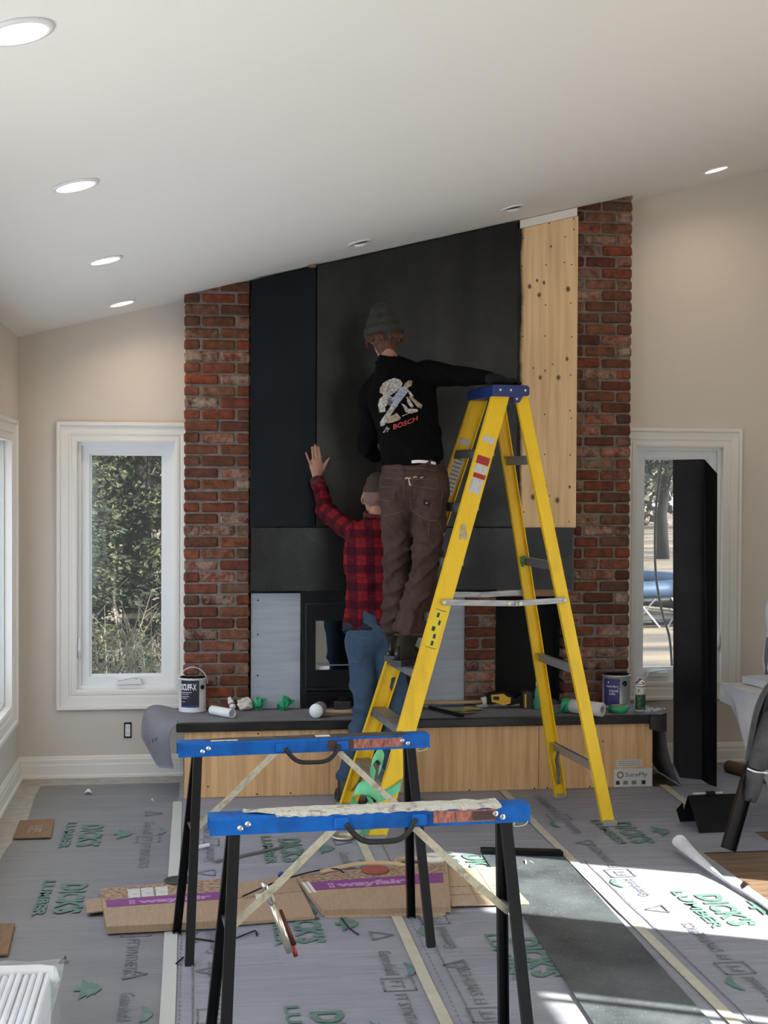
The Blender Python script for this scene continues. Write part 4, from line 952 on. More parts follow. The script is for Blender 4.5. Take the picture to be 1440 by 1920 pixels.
# cordless multi-tool
M_dy = pm('tool_yellow', (.72,.40,.01), .4)
o = base(950,1330); t = thing('multi_tool', o, 'yellow and black cordless multi-tool lying on the hearth', 'power tool')
ty = o.y+.03
def tp(pts, dpt, mat, name, par=None, y=0): return MB().prism([WY(a,b,ty+y) for a, b in pts], (0,dpt,0)).build(name, mat, par or t)
bd = tp(((912,1305),(925,1299),(944,1297),(958,1304),(966,1311),(978,1302),(992,1300),(996,1318),(975,1319),(955,1323),(930,1319),(915,1318)), .055, M_black, 'tool_body')
tp(((921,1303),(944,1301),(952,1307),(958,1308),(957,1319),(945,1322),(930,1318),(922,1316)), .004, M_dy, 'yellow_shell', bd, -.005)
tp(((925,1306),(936,1306),(936,1313),(925,1312)), .002, M_ink, 'name_plate', bd, -.008)
tp(((902,1309),(912,1306),(913,1319),(906,1321)), .03, M_zinc, 'tool_head', None, .01); tp(((893,1322),(912,1319),(915,1325),(896,1327)), .004, M_silver, 'saw_blade', None, .015)
tp(((980,1299),(987,1296),(999,1298),(1000,1332),(987,1334),(981,1329)), .085, pm('battery_black',(.03,.028,.025),.5), 'battery', None, -.012); tp(((984,1302),(987,1302),(987,1328),(984,1326)), .003, M_dy, 'battery_stripe', None, -.016)
o = base(1012,1332)+V((0,.05,0)); t = thing('teal_bottle', o, 'teal plastic bottle standing behind the ladder rear rail', 'bottle')
MB().lathe([(.018,0),(.020,.003),(.020,.10),(.012,.125),(.010,.14),(.0001,.142)], o, (0,0,1), 20).build('bottle_body', pm('teal_plastic',(.05,.26,.20),.4), t, True); MB().lathe([(.012,.135),(.012,.16),(.0001,.16)], o, (0,0,1), 14).build('bottle_cap', M_white, t, True)
# paper roll with green tape
a, b = lying(1058,1322,1124,1330,.040); d = (b-a).normalized(); L_ = (b-a).length+.02
t = thing('paper_roll', a.lerp(b,.5)-V((0,0,.04)), 'white masking paper roll with green tape at one end', 'paper roll')
MB().lathe([(.017,L_),(.040,L_),(.040,0),(.017,0)], a, d, 28, True).build('roll_body', pm('roll_paper',(.60,.60,.59),.7), t, True); MB().lathe([(.017,L_+.001),(.020,L_+.001),(.020,L_-.02),(.017,L_-.02)], a, d, 20, True).build('core', pm('core_card',(.35,.28,.22),.8), t, True)
MB().lathe([(.0405,0),(.0412,.001),(.0412,.05),(.0405,.051)], a, d, 28).build('tape_edge', M_bluegreen, t, True)
strip(smooth_path([a+V((.01,-.03,.02)), a+V((-.02,-.05,-.01)), a+V((-.06,-.05,-.036)), a+V((-.09,-.03,-.037))],14), lambda u: (.5,.8,.1), .05).build('tape_tail', M_bluegreen, t, True)
c = base(1070,1318)+V((0,.06,.06)); tag(strip([c+V((.030*math.cos(x)*(1-.03*x),.0,.030+.030*math.sin(x)*(1-.03*x))) for x in [.35*k for k in range(24)]], lambda u: (.3,1,0), .04).build('tape_curl', M_bluegreen, None, True), 'curled green tape on top of the paper roll', 'tape')
c = base(1164,1337)+V((0,.05,0)); t = thing('tape_roll', c, 'roll of green masking tape lying before the violet-blue paint can', 'tape roll')
MB().lathe([(.040,0),(.056,0),(.056,.036),(.040,.036)], c, (0,0,1), 32, True).build('tape_body', M_bluegreen, t, True); MB().lathe([(.038,0),(.0405,0),(.0405,.036),(.038,.036)], c, (0,0,1), 32, True).build('core', pm('core_card2',(.35,.28,.22),.8), t, True)
# spray can
c = base(1203,1335)+V((0,.033,0)); t = thing('spray_can', c, 'spray paint can with orange oval label at right hearth end', 'spray can')
MB().lathe([(.030,0),(.032,.003),(.032,.155),(.029,.160)], c, (0,0,1), 28).build('can_body', pm('spray_white',(.55,.56,.55),.35), t, True); MB().lathe([(.029,.160),(.026,.168),(.016,.176),(.014,.178),(.0001,.178)], c, (0,0,1), 24).build('dome', M_chrome, t, True)
MB().lathe([(.006,.178),(.006,.190),(.0001,.191)], c, (0,0,1), 12).build('nozzle', pm('nozzle_red',(.25,.03,.03),.5), t, True)
def wrapg(a0,a1,z0,z1,m_,n_,r=.0325): return MB().grid(lambda u, v: c+V((r*math.sin(a0+(a1-a0)*u),-r*math.cos(a0+(a1-a0)*u),z0+(z1-z0)*v)), 12, 1).build(n_, m_, t, True)
wrapg(-1.3,1.3,.012,.100,pm('spray_green',(.012,.05,.025),.4,col2=(.12,.22,.12),scale=50,lo=.5,hi=.7),'green_label')
MB().add([c+V((.0330*math.sin(a),-.0330*math.cos(a),z)) for a, z in [(.75*math.cos(x), .118+.020*math.sin(x)) for x in [math.pi*k/10 for k in range(20)]]], [tuple(range(20))]).build('oval_emblem', pm('spray_orange',(.50,.20,.03),.4), t)
wrapg(-.9,.9,.144,.148,M_ink,'cap_band')
def film(u, v): p = base(1218+30*u,1338-6*u+4*v); return (p.x, p.y+.10*v, ZT+.006+.035*abs(noise.noise(V((u*3.3,v*3,7))))*(1-u*.3))
M_clear = pm('clear_film', (.62,.66,.72), .15, alpha=.45)
tag(MB().grid(film, 14, 10).build('plastic_film', M_clear, None, True), 'crumpled clear film at the right corner of the hearth', 'plastic film')
def blk(u, v): return (2.60+.105*u, 7.652-.006*math.sin(u*3), .428-.085*v+.012*noise.noise(V((u*4,v*3,2)))-.02*v*u)
tag(MB().grid(blk, 12, 8, .001).build('black_film', pm('black_film',(.012,.012,.014),.25), None, True), 'black plastic film wrapped over the right hearth corner', 'plastic film')

# ---------------------------------------------------------------- things on the floor
M_card = pm('cardboard', (.38,.265,.175), .85, col2=(.32,.22,.145), scale=14, stretch=(8,1,1))
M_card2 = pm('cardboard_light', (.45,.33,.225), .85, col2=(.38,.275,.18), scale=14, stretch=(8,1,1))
M_cprint = pm('brown_print', (.20,.125,.085), .85, col2=(.37,.255,.17), scale=45, lo=.45, hi=.55)
M_pur = pm('purple_band', (.19,.045,.20), .75); M_purt = pm('pale_purple_print', (.42,.22,.40), .75)
def cardquad(name, px, z, mat, par, th=.005, dz=(0,0,0,0)):
    return MB().prism([FL(a,b)+V((0,0,z+k)) for (a, b), k in zip(px,dz)], (0,0,th)).build(name, mat, par)
def lerpq(q, u, v): return q[0].lerp(q[1],u).lerp(q[3].lerp(q[2],u), v)
def band(q, v0, v1, u0, u1, z, mat, name, par): return MB().prism([lerpq(q,u,v)+V((0,0,z)) for u, v in ((u0,v0),(u1,v0),(u1,v1),(u0,v1))], (0,0,.0006)).build(name, mat, par)
def quadtext(q, body, u0, u1, v0, v1, z, mat, par, bold=.05):
    P, F_, W_ = text2d(body, bold); return link('lettering', [lerpq(q, u0+(u1-u0)*x/W_, v0+(v1-v0)*y)+V((0,0,z)) for x, y in P], F_, mat, par)
def wayfair(q, par, v0, v1, u0, u1, tu0, tu1, z):
    band(q, v0, v1, u0, u1, z, M_pur, 'purple_band', par)
    dv = v1-v0; quadtext(q, 'wayfair', tu0+.10*(tu1-tu0), tu1, v1-.22*dv, v0+.28*dv, z+.001, M_purt, par)
    for a, b in ((0,.3),(.04,.3),(0,.62),(.04,.62)): band(q, v0+b*dv, v0+(b+.24)*dv, tu0+a*(tu1-tu0), tu0+(a+.032)*(tu1-tu0), z+.001, M_purt, 'pinwheel_mark', par)
QA = [FL(a,b) for a, b in ((187,1684),(414,1664),(414,1746),(200,1757))]
t = thing('flattened_box', QA[0].lerp(QA[2],.5), 'flattened cardboard box with purple band and white shipping labels', 'cardboard box')
MB().prism([p+V((0,0,.012)) for p in QA], (0,0,.028)).build('box_body', M_card, t)
band(QA, .02, .36, .0, 1.0, .0405, M_cprint, 'printed_notice', t); wayfair(QA, t, .34, .52, .03, 1.0, .22, .92, .0408)
for u in (.22,.33,.45): band(QA, .10, .33, u, u+.10, .0418, M_lblw, 'shipping_label', t)
cardquad('end_flap', ((160,1699),(190,1692),(194,1718),(163,1722)), .018, M_card, t)
QB = [FL(a,b) for a, b in ((441,1666),(552,1650),(590,1728),(440,1740))]
t = thing('cardboard_sheet', QB[0].lerp(QB[2],.5), 'plain brown cardboard sheet under the left brace of front sawhorse', 'cardboard'); MB().prism([p+V((0,0,.010)) for p in QB], (0,0,.012)).build('upper_layer', M_card, t)
band(QB, .40, .42, .02, .98, .0225, M_cprint, 'fold_line', t); band(QB, .36, .48, .30, .55, .0226, M_paper, 'tape_patch', t)
QC = [FL(a,b) for a, b in ((553,1654),(838,1630),(845,1716),(604,1722))]
t = thing('flattened_box', QC[0].lerp(QC[2],.5), 'flattened cardboard box with purple band lying below the sawhorse handles', 'cardboard box'); MB().prism([p+V((0,0,.012)) for p in QC], (0,0,.022)).build('box_body', M_card, t)
band(QC, .04, .28, .02, .98, .0345, M_cprint, 'printed_notice', t); wayfair(QC, t, .26, .48, .04, .96, .16, .70, .0348)
MB().prism([lerpq(QC,u,v)+V((0,0,.004)) for u, v in ((.02,.92),(.96,.92),(.96,1.03),(.02,1.03))], (0,0,.008)).build('torn_layer', M_card2, t)
for u in (.0,.03): band(QC, .25, .55, u, u+.022, .0352, M_paper, 'tape_patch', t)
QD = [FL(a,b) for a, b in ((832,1638),(930,1634),(992,1702),(846,1706))]
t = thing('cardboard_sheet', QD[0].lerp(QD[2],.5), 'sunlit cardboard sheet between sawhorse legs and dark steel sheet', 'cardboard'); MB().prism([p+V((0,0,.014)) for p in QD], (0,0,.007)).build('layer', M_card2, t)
for v in (.52,.74): band(QD, v, v+.012, .02, .98, .0216, M_cprint, 'fold_line', t)
for u in (.35,.62): band(QD, .02, .98, u, u+.006, .0216, M_cprint, 'fold_line', t)
# cardboard covers over the floor vents
for q, lb_ in ((((37,1544),(102,1541),(95,1575),(24,1577)),'cardboard square over the floor vent nearest the end wall'),(((-40,1742),(28,1738),(14,1797),(-60,1800)),'cardboard square over the floor vent at the left photo edge')):
    Q = [FL(a,b) for a, b in q]; t = thing('vent_cover', Q[0].lerp(Q[2],.5), lb_, 'cardboard')
    MB().prism([p+V((0,0,.010)) for p in Q], (0,0,.006)).build('cardboard_square', pm('cardboard_brown',(.26,.155,.08),.85,col2=(.20,.115,.055),scale=9,stretch=(6,1,1)), t); band(Q, .35, .75, .35, .70, .0165, M_cprint, 'printed_panel', t)
def disc(px, py, r, h, name, label, cat, mat, z=.009, prof=None): 
    p_ = FL(px,py); return tag(MB().lathe(prof or [(.0001,0),(r*.96,0),(r,h*.4),(r*.97,h),(r*.8,h*.8),(.0001,h*.8)], (p_.x,p_.y,z), (0,0,1), 32).build(name, mat, None, True), label, cat)
disc(334,1670,.062,.006,'rubber_disc','thin dark round disc on the corner of the shipping-label box','disc',pm('dark_green_black',(.02,.03,.028),.5),.043)
disc(703,1648,.062,.010,'sanding_disc','dull red sanding disc on the purple-banded box','sanding disc',pm('dull_red',(.28,.075,.05),.8),.036)
p_ = FL(643,1574); tag(MB().lathe([(.052,0),(.055,.002),(.055,.012),(.051,.012),(.050,.004),(.0001,.004)], (p_.x,p_.y,.009), (0,0,1), 32).build('jar_lid', M_zinc, None, True), 'shallow metal lid on the grey floor sheet', 'lid')
def bar(a, b, w_, h_, name, label, cat, mat, z=.010):
    a, b = FL(*a), FL(*b); d = b-a; return tag(MB().obox((a+b)/2+V((0,0,z+h_/2)), d, d.cross(V((0,0,1))).normalized()*w_, (0,0,h_), min(.001,h_/3)).build(name, mat), label, cat)
bar((401,1620),(531,1592),.022,.003,'steel_strip','thin grey steel strip on the floor between the sawhorses','metal strip',pm('grey_strip',(.16,.16,.17),.5,.5))
bar((640,1630),(700,1637),.012,.004,'wood_offcut','thin grey wood offcut behind the purple-banded box','offcut',pm('grey_wood',(.14,.12,.11),.8))
bar((345,1600),(392,1590),.016,.012,'white_stick','short white stick beside the left sawhorse legs','stick',M_white)
def wire(pts, r, name, label, z=.014):
    tag(MB().tube(smooth_path([FL(a,b)+V((0,0,z+(c_ if len(p_)>2 else 0))) for p_ in pts for a, b, c_ in [(p_[0],p_[1],p_[2] if len(p_)>2 else 0)]],20), r, 6).build(name, M_black, None, True), label, 'rod')
wire(((455,1696,.02),(520,1672,.03),(590,1652,.03),(630,1648,.03),(645,1652,.02)), .0035, 'black_rod', 'long thin black rod lying across the cardboard sheets')
wire(((358,1764),(400,1770),(440,1782)), .0035, 'black_rod', 'short thin black rod crossing behind the front left sawhorse leg', .010)
wire(((432,1768),(472,1752),(480,1751),(481,1759)), .003, 'black_wire', 'thin black hooked wire right of the front left sawhorse leg', .010)
wire(((330,1812),(344,1800)), .003, 'black_wire', 'short black wire by the rear sawhorse foot', .010)
wire(((640,1726),(655,1745),(672,1757)), .003, 'black_wire', 'black wire curling from under the purple-banded box', .010)
# edge banding: strip and its roll
M_band = pm('edge_banding', (.50,.36,.22), .6)
tag(strip(smooth_path([FL(600,1654)+V((0,0,.045)), FL(660,1640)+V((0,0,.045)), FL(720,1634)+V((0,0,.04)), FL(790,1640)+V((0,0,.03))],16), (0,1,.35), .028, .001).build('edge_banding_strip', M_band, None, True), 'loose tan edge banding strip above the purple-banded box', 'edge banding')
c = FL(772,1626); t = thing('banding_roll', c, 'tan roll of edge banding in the sunlight behind the sawhorse leg', 'roll')
MB().lathe([(.066,.009),(.078,.009),(.078,.032),(.066,.032)], c, (0,0,1), 36, True).build('outer_coil', M_band, t, True); MB().lathe([(.058,.010),(.062,.010),(.062,.030),(.058,.030)], c, (0,0,1), 36, True).build('inner_coil', M_band, t, True)
c = FL(812,1624); tag(MB().lathe([(.026,.0),(.050,.0),(.050,.040),(.026,.040)], (c.x,c.y,.010), (0,0,1), 30, True).build('tape_roll', pm('white_tape',(.70,.68,.62),.6), None, True), 'white tape roll beside the tan edge banding roll', 'tape roll')
# blue quick clamp
c = FL(540,1650); t = thing('spring_clamp', c, 'blue quick clamp lying behind the cardboard', 'clamp')
MB().prism([WY(a,b,c.y) for a, b in ((521,1651),(522,1641),(528,1637),(536,1640),(562,1648),(563,1653),(548,1650),(532,1652))], (0,.03,0)).build('clamp_handle', pm('clamp_blue',(.012,.05,.22),.4), t); MB().tube([WY(545,1648,c.y), WY(556,1655,c.y-.03)+V((0,0,.004))], .006, 8).build('clamp_jaw', M_chrome, t)
for a, b in ((531,1644),(543,1647)): MB().lathe([(.006,0),(.005,.003),(.0001,.003)], WY(a,b,c.y)+V((0,-.0005,0)), (0,-1,0), 10).build('rivet', M_chrome, t)
# bar clamp hanging from the front sawhorse brace
yy = 4.07; t = thing('bar_clamp', WY(553,1795,yy), 'silver and red clamp hanging from the front sawhorse brace', 'clamp')
H_ = lambda a, b, dy=0: WY(a,b,yy+dy)
MB().tube([H_(492,1655), H_(497,1662), H_(503,1680), H_(511,1695)], [.007,.010,.008,.010], 8).build('hook_jaw', M_chrome, t, True)
MB().tube([H_(507,1672,-.01), H_(512,1685,-.01), H_(514,1692,-.01)], .004, 6).build('spring', M_zinc, t, True)
MB().tube([H_(511,1694), H_(528,1742), H_(544,1786)], [(.011,.007),(.012,.008),(.011,.007)], 10).build('upper_lever', pm('nickel',(.66,.62,.50),.25,.9), t, True)
MB().tube([H_(525,1706,.01), H_(538,1742,.01), H_(551,1772,.01)], [(.006,.004),(.009,.006),(.009,.006)], 10).build('lower_lever', pm('dark_red_metal',(.10,.025,.02),.35,.5), t, True); MB().tube([H_(548,1772,.01), H_(555,1793,.01)], .007, 8).build('red_grip', pm('red_grip',(.28,.02,.02),.4), t, True)
# scraps
for k, (a, b, s, lb_) in enumerate(((165,1490,.022,'white paper scrap on the dusty sheet below the outlet'),(287,1507,.010,'tiny white scrap near the hearth left end'),(392,1838-20,.0,''),(992,1622,.022,'white paper scrap on the dark steel sheet'),(118,1806,.014,'brown crumb near the ribbed white stack'),(1395,1668-2,.018,'dark wood chip on the sunlit sheet'))):
    if s: 
        p_ = FL(a,b); tag(MB().grid(lambda u, v: (p_.x+(u-.5)*s*2.2*(1-.5*v), p_.y+(v-.5)*s*2.4, .014+.010*math.sin(u*3+k)+.004*v), 4, 4, .0006).build('paper_scrap' if k < 4 else 'wood_chip', M_white if k < 4 else M_rust, None), lb_, 'scrap')
# ribbed white stack in plastic wrap, lower left
o = FL(60,1925); t = thing('wrapped_shelf_stack', V((-.72,4.30,0)), 'stack of white ribbed panels in clear plastic wrap at lower left', 'wrapped stack')
x0, x1, y0, y1, zt_ = -1.0, -.42, 3.9, 4.40, .24
for k in range(26):
    x = x0+.02+(x1-x0-.04)*k/25; MB().box((x-.0085,y0,.02),(x+.0085,y1-.03,zt_-.012+.004*math.sin(k*1.9)),.005).build('rib', M_white, t)
MB().tube([(x0,y1-.012,zt_-.012),(x1-.05,y1-.012,zt_-.012),(x1-.01,y1-.02,zt_-.014),(x1,y1-.06,zt_-.03)], .018, 10).build('rounded_edge', M_white, t, True)
MB().box((x0,y0,.011),(x1,y1-.01,.022),.003).build('bottom_panel', M_white, t)
def wrap(u, v): return (x0-.02+(x1-x0+.05)*u, y0-.01+(y1-y0+.035)*v, zt_+.006+.010*noise.noise(V((u*9,v*4,1)))+(.02*max(0,.5-abs(v-.85)*6)))
MB().grid(wrap, 36, 20).build('plastic_wrap', pm('wrap_film',(.80,.84,.90),.12,alpha=.22), t, True)
MB().grid(lambda u, v: (x1+.012+.012*math.sin(v*5)+.02*u, y0+(y1-y0)*v, zt_*(1-u)+.012), 6, 12).build('wrap_side', pm('wrap_film2',(.80,.84,.90),.12,alpha=.3), t, True)
# ---------------------------------------------------------------- people
def chain_tube(mb, pts, side=None, n=18, caps=(True, True), sub=3):
    """closed tapering limb: pts = [(point, rx, ry)]; side = direction of the wide axis; caps round or flat"""
    P = [Vector(p[0]) for p in pts]; Rx = [p[1] for p in pts]; Ry = [p[2] for p in pts]; m_ = (len(pts)-1)*sub
    def cr(A, x):
        i = min(int(x), len(A)-2); f = x-i; p0, p1, p2, p3 = A[max(i-1,0)], A[i], A[i+1], A[min(i+2,len(A)-1)]
        return .5*((2*p1)+(p2-p0)*f+(2*p0-5*p1+4*p2-p3)*f*f+(3*p1-p0-3*p2+p3)*f**3)
    Q = [(cr(P,k/sub), cr(Rx,k/sub), cr(Ry,k/sub)) for k in range(m_+1)]
    t0 = (Q[1][0]-Q[0][0]).normalized(); t1 = (Q[-1][0]-Q[-2][0]).normalized()
    def capend(q, t_, rnd):
        p, a, b = q; r_ = min(a,b)
        return [(p+t_*r_*math.sin(x), a*math.cos(x)+.0005, b*math.cos(x)+.0005) for x in ((.5,.95,1.3,1.5) if rnd else ())]
    Q = capend(Q[0], -t0, caps[0])[::-1]+Q+capend(Q[-1], t1, caps[1])
    prev = Vector(side) if side is not None else (Vector((1,0,0)) if abs(t0.x) < .8 else Vector((0,1,0)))
    rings = []
    for i, (p, a, b) in enumerate(Q):
        t_ = (Q[min(i+1,len(Q)-1)][0]-Q[max(i-1,0)][0]).normalized(); s_ = (prev-t_*prev.dot(t_)).normalized(); prev = s_; u = t_.cross(s_)
        rings.append([p+s_*(a*math.cos(2*math.pi*j/n))+u*(b*math.sin(2*math.pi*j/n)) for j in range(n)])
    vs_ = [q for g in rings for q in g]; fs = []
    for i in range(len(rings)-1):
        for j in range(n): fs.append((i*n+j, i*n+(j+1)%n, (i+1)*n+(j+1)%n, (i+1)*n+j))
    fs.append(tuple(range(n))[::-1]); fs.append(tuple((len(rings)-1)*n+j for j in range(n)))
    mb.add(vs_, fs); return mb
def fuse(mb, voxel, it=4, disp=None):
    """union of overlapping closed shapes into one smooth surface"""
    me = bpy.data.meshes.new('f'); me.from_pydata(mb.v, [], mb.f); me.update()
    ob = bpy.data.objects.new('f', me); C.objects.link(ob)
    r_ = ob.modifiers.new('r','REMESH'); r_.mode = 'VOXEL'; r_.voxel_size = voxel
    s_ = ob.modifiers.new('s','SMOOTH'); s_.iterations = it; s_.factor = .5
    dg = bpy.context.evaluated_depsgraph_get(); ev = ob.evaluated_get(dg); em = ev.to_mesh()
    co_ = [v_.co.copy() for v_ in em.vertices]; no_ = [v_.normal.copy() for v_ in em.vertices]; fs = [tuple(p.vertices) for p in em.polygons]
    ev.to_mesh_clear(); bpy.data.objects.remove(ob); bpy.data.meshes.remove(me)
    if disp: co_ = [c_+n_*max(-.007, disp(c_,n_)) for c_, n_ in zip(co_, no_)]
    return co_, fs
def ridged(p): return 1-abs(noise.noise(p))*2
def cloth(amp, sc=(9,9,4), amp2=.004):
    return lambda p, n_: amp*(ridged(V((p.x*sc[0],p.y*sc[1],p.z*sc[2])))-.55)+amp2*noise.noise(p*22)
def ep(ob): return BVHTree.FromPolygons([ob.matrix_world @ v_.co if False else v_.co+WP[ob.name] for v_ in ob.data.vertices], [tuple(p.vertices) for p in ob.data.polygons])
def onto(bvh, px, py, off):
    d = ray(px,py).normalized(); h, n_, i, dist = bvh.ray_cast(EYEP+d*3.0, d)
    if h is None: return None
    return h - d*off
def decal(bvh, poly, off, name, mat, par, rings_=3):
    """flat print following the cloth: polygon given by its photo outline"""
    cx_ = sum(p[0] for p in poly)/len(poly); cy_ = sum(p[1] for p in poly)/len(poly); vs_ = []; n = len(poly)
    last = None
    for k in range(1, rings_+1):
        for a, b in poly:
            h = onto(bvh, cx_+(a-cx_)*k/rings_, cy_+(b-cy_)*k/rings_, off); last = h or last; vs_.append(h or last or WY(a,b,7.2))
    h = onto(bvh, cx_, cy_, off) or vs_[0]; vs_.append(h); c_ = len(vs_)-1; fs = [(c_, j, (j+1)%n) for j in range(n)]
    for k in range(rings_-1): fs += [(k*n+j, (k+1)*n+j, (k+1)*n+(j+1)%n, k*n+(j+1)%n) for j in range(n)]
    return link(name, vs_, fs, mat, par)
def seam(bvh, pts, name, mat, par, r=.0016, off=.0015):
    P = []
    for (a, b), (c_, d) in zip(pts, pts[1:]):
        for k in range(8):
            h = onto(bvh, a+(c_-a)*k/8, b+(d-b)*k/8, off)
            if h is not None: P.append(h)
    if len(P) > 2: return MB().tube(P, r, 5).build(name, mat, par, True)
M_skin = pm('skin', (.42,.22,.15), .55, col2=(.34,.16,.11), scale=14)
M_hairr = pm('auburn_hair', (.11,.030,.012), .6, col2=(.06,.018,.008), scale=60, stretch=(1,1,.3), bump=.6, bscale=70)
M_hairb = pm('short_brown_hair', (.035,.02,.014), .8, col2=(.06,.035,.025), scale=80, bump=.4, bscale=120)
M_beanie = pm('grey_knit', (.045,.045,.042), .95, bump=.7, bscale=90, col2=(.055,.055,.05), scale=30, spec=.1)
M_sweat = pm('black_sweatshirt', (.0035,.0035,.004), .95, spec=.08)
M_pants = pm('brown_canvas', (.052,.030,.025), .9, col2=(.072,.045,.037), scale=7, bump=.25, bscale=60, spec=.15)
M_stitch = pm('tan_stitch', (.14,.095,.07), .9)
M_boot = pm('brown_boot', (.030,.020,.012), .6, col2=(.012,.009,.007), scale=14, spec=.2); M_sole = pm('black_rubber', (.010,.011,.013), .3)
def head(mb, c, face, upv, s=1.0):
    """skull, jaw, nose and ears; face = facing direction"""
    f = Vector(face).normalized(); u = (Vector(upv)-f*Vector(upv).dot(f)).normalized(); sd_ = f.cross(u)
    chain_tube(mb, [(c-u*.045*s,.060*s,.072*s),(c+u*.0*s,.074*s,.090*s),(c+u*.045*s,.076*s,.094*s),(c+u*.080*s,.060*s,.074*s)], sd_)
    chain_tube(mb, [(c+f*.020*s-u*.035*s,.052*s,.060*s),(c+f*.035*s-u*.085*s,.038*s,.040*s)], sd_)
    chain_tube(mb, [(c+f*.088*s+u*.012*s,.009*s,.010*s),(c+f*.104*s-u*.022*s,.014*s,.013*s)], sd_, 10)
    for k in (-1,1): chain_tube(mb, [(c+sd_*k*.076*s-f*.006*s+u*.018*s,.006*s,.018*s),(c+sd_*k*.082*s-f*.014*s-u*.004*s,.007*s,.020*s),(c+sd_*k*.074*s-f*.004*s-u*.030*s,.005*s,.010*s)], sd_, 10)
    chain_tube(mb, [(c+f*.076*s-u*.048*s-sd_*.022*s,.008,.006),(c+f*.082*s-u*.048*s,.010,.007),(c+f*.076*s-u*.048*s+sd_*.022*s,.008,.006)], u, 8)
    return f, u, sd_
def eyes(c, f, u, sd_, par):
    for k in (-1,1): MB().lathe([(.0001,-.011),(.008,-.008),(.011,0),(.008,.008),(.0001,.011)], c+f*.078+u*.010+sd_*k*.030, f, 10).build('eye', M_white, par, True)
def hand_open(mb, W_, palm, kn, tips, thumb, r=.0088, n_out=V((0,-1,0))):
    """palm block, four fingers of different length with a knuckle bend, thumb off the side of the palm"""
    chain_tube(mb, [(W_,.026,.019),(W_.lerp(palm,.6),.034,.018),(palm,.041,.016),(palm.lerp((kn[1]+kn[2])/2,.75),.040,.014)], kn[3]-kn[0])
    for k, (a, b) in enumerate(zip(kn, tips)):
        mid = a.lerp(b,.45)+n_out*.006; rr = r*(.86 if k == 0 else 1.0)
        chain_tube(mb, [(palm.lerp(a,.45),rr*1.1,rr*1.1),(a+n_out*.004,rr*1.08,rr*1.05),(mid,rr,rr),(b,rr*.82,rr*.8)], n_out, 10)
    chain_tube(mb, [(palm.lerp(W_,.55)+(thumb[0]-palm)*.35,.015,.014),(thumb[0],.0135,.0125),(thumb[1]+n_out*.004,.0105,.010),(thumb[2],.0085,.008)], n_out, 10)
W = lambda px, py, Y: WY(px, py, Y)

# ---- worker on the ladder
A = dict(pel=W(777,896,7.14), wst=W(772,858,7.15), bel=W(766,805,7.20), che=W(756,748,7.27), upc=W(748,712,7.30), nek=W(731,676,7.34), hed=W(720,632,7.40),
  rs=W(806,702,7.24), re=W(873,704,7.08), rw=W(926,711,7.00), ls=W(700,735,7.36), le=W(690,836,7.50), lw=W(705,858,7.78),
  rh=W(810,915,7.10), rk=W(797,1070,7.00), ra=W(768,1190,6.965), lh=W(744,915,7.18), lk=W(744,1068,7.14), la=W(739,1188,7.135))
def bodyA():
    mb = MB(); a = A
    chain_tube(mb, [(a['pel']+V((0,0,.01)),.120,.080),(a['pel']+V((0,0,.04)),.135,.09),(a['wst'],.132,.088),(a['bel'],.135,.09),(a['che'],.150,.10),(a['upc'],.110,.075),(a['nek'],.048,.048),(a['hed']+V((0,-.01,-.03)),.050,.052)], (1,0,0))
    for s_, e_, w_ in (('rs','re','rw'),('ls','le','lw')): chain_tube(mb, [(a['upc'].lerp(a[s_],.4),.05,.05),(a[s_],.050,.050),(a[s_].lerp(a[e_],.5),.042,.042),(a[e_],.036,.036),(a[e_].lerp(a[w_],.4),.035,.035),(a[w_],.025,.022)])
    for h_, k_, n_ in (('rh','rk','ra'),('lh','lk','la')): chain_tube(mb, [(a[h_],.072,.075),(a[h_].lerp(a[k_],.5),.060,.062),(a[k_],.046,.048),(a[k_].lerp(a[n_],.4),.046,.048),(a[n_],.030,.032)])
    f, u, sd_ = head(mb, a['hed'], (-.10,1,-.12), (-.10,.06,1))
    # right hand resting on the ladder cap, left hand pressed on the steel
    rw = a['rw']; zc = 2.262; dr = V((.62,.30,0)).normalized(); sdx = V((-.30,.62,0)).normalized()
    pal = V((rw.x,rw.y,0))+dr*.055+V((0,0,zc+.012)); kn = [pal+dr*.040+sdx*(.030-.020*k)+V((0,0,.004)) for k in (3,2,1,0)]; tips = [q+dr*L+V((0,0,-.010)) for q, L in zip(kn,(.052,.066,.072,.064))]
    hand_open(mb, rw, pal, kn, tips, [pal+sdx*.045-dr*.005, pal+sdx*.062+dr*.025+V((0,0,-.004)), pal+sdx*.066+dr*.052+V((0,0,-.008))], n_out=V((0,0,1)))
    lw = a['lw']; yb = 8.009; pal = V((lw.x+.005,yb-.004,lw.z+.085)); kn = [pal+V((-.030+.020*k,0,.040)) for k in range(4)]; tips = [q+V((-.006+.004*k,.0,L)) for k, (q, L) in enumerate(zip(kn,(.055,.070,.075,.066)))]
    hand_open(mb, lw, pal, kn, tips, [pal+V((.048,0,-.010)), pal+V((.066,0,.018)), pal+V((.078,0,.044))])
    return fuse(mb, .0055, 3), (f,u,sd_)
(bv, bf), (f,u,sd_) = bodyA()
manA = tag(link('person', bv, bf, M_skin, None, True), 'person in black sweatshirt and grey beanie standing on the ladder', 'person')
eyes(A['hed'], f, u, sd_, manA)
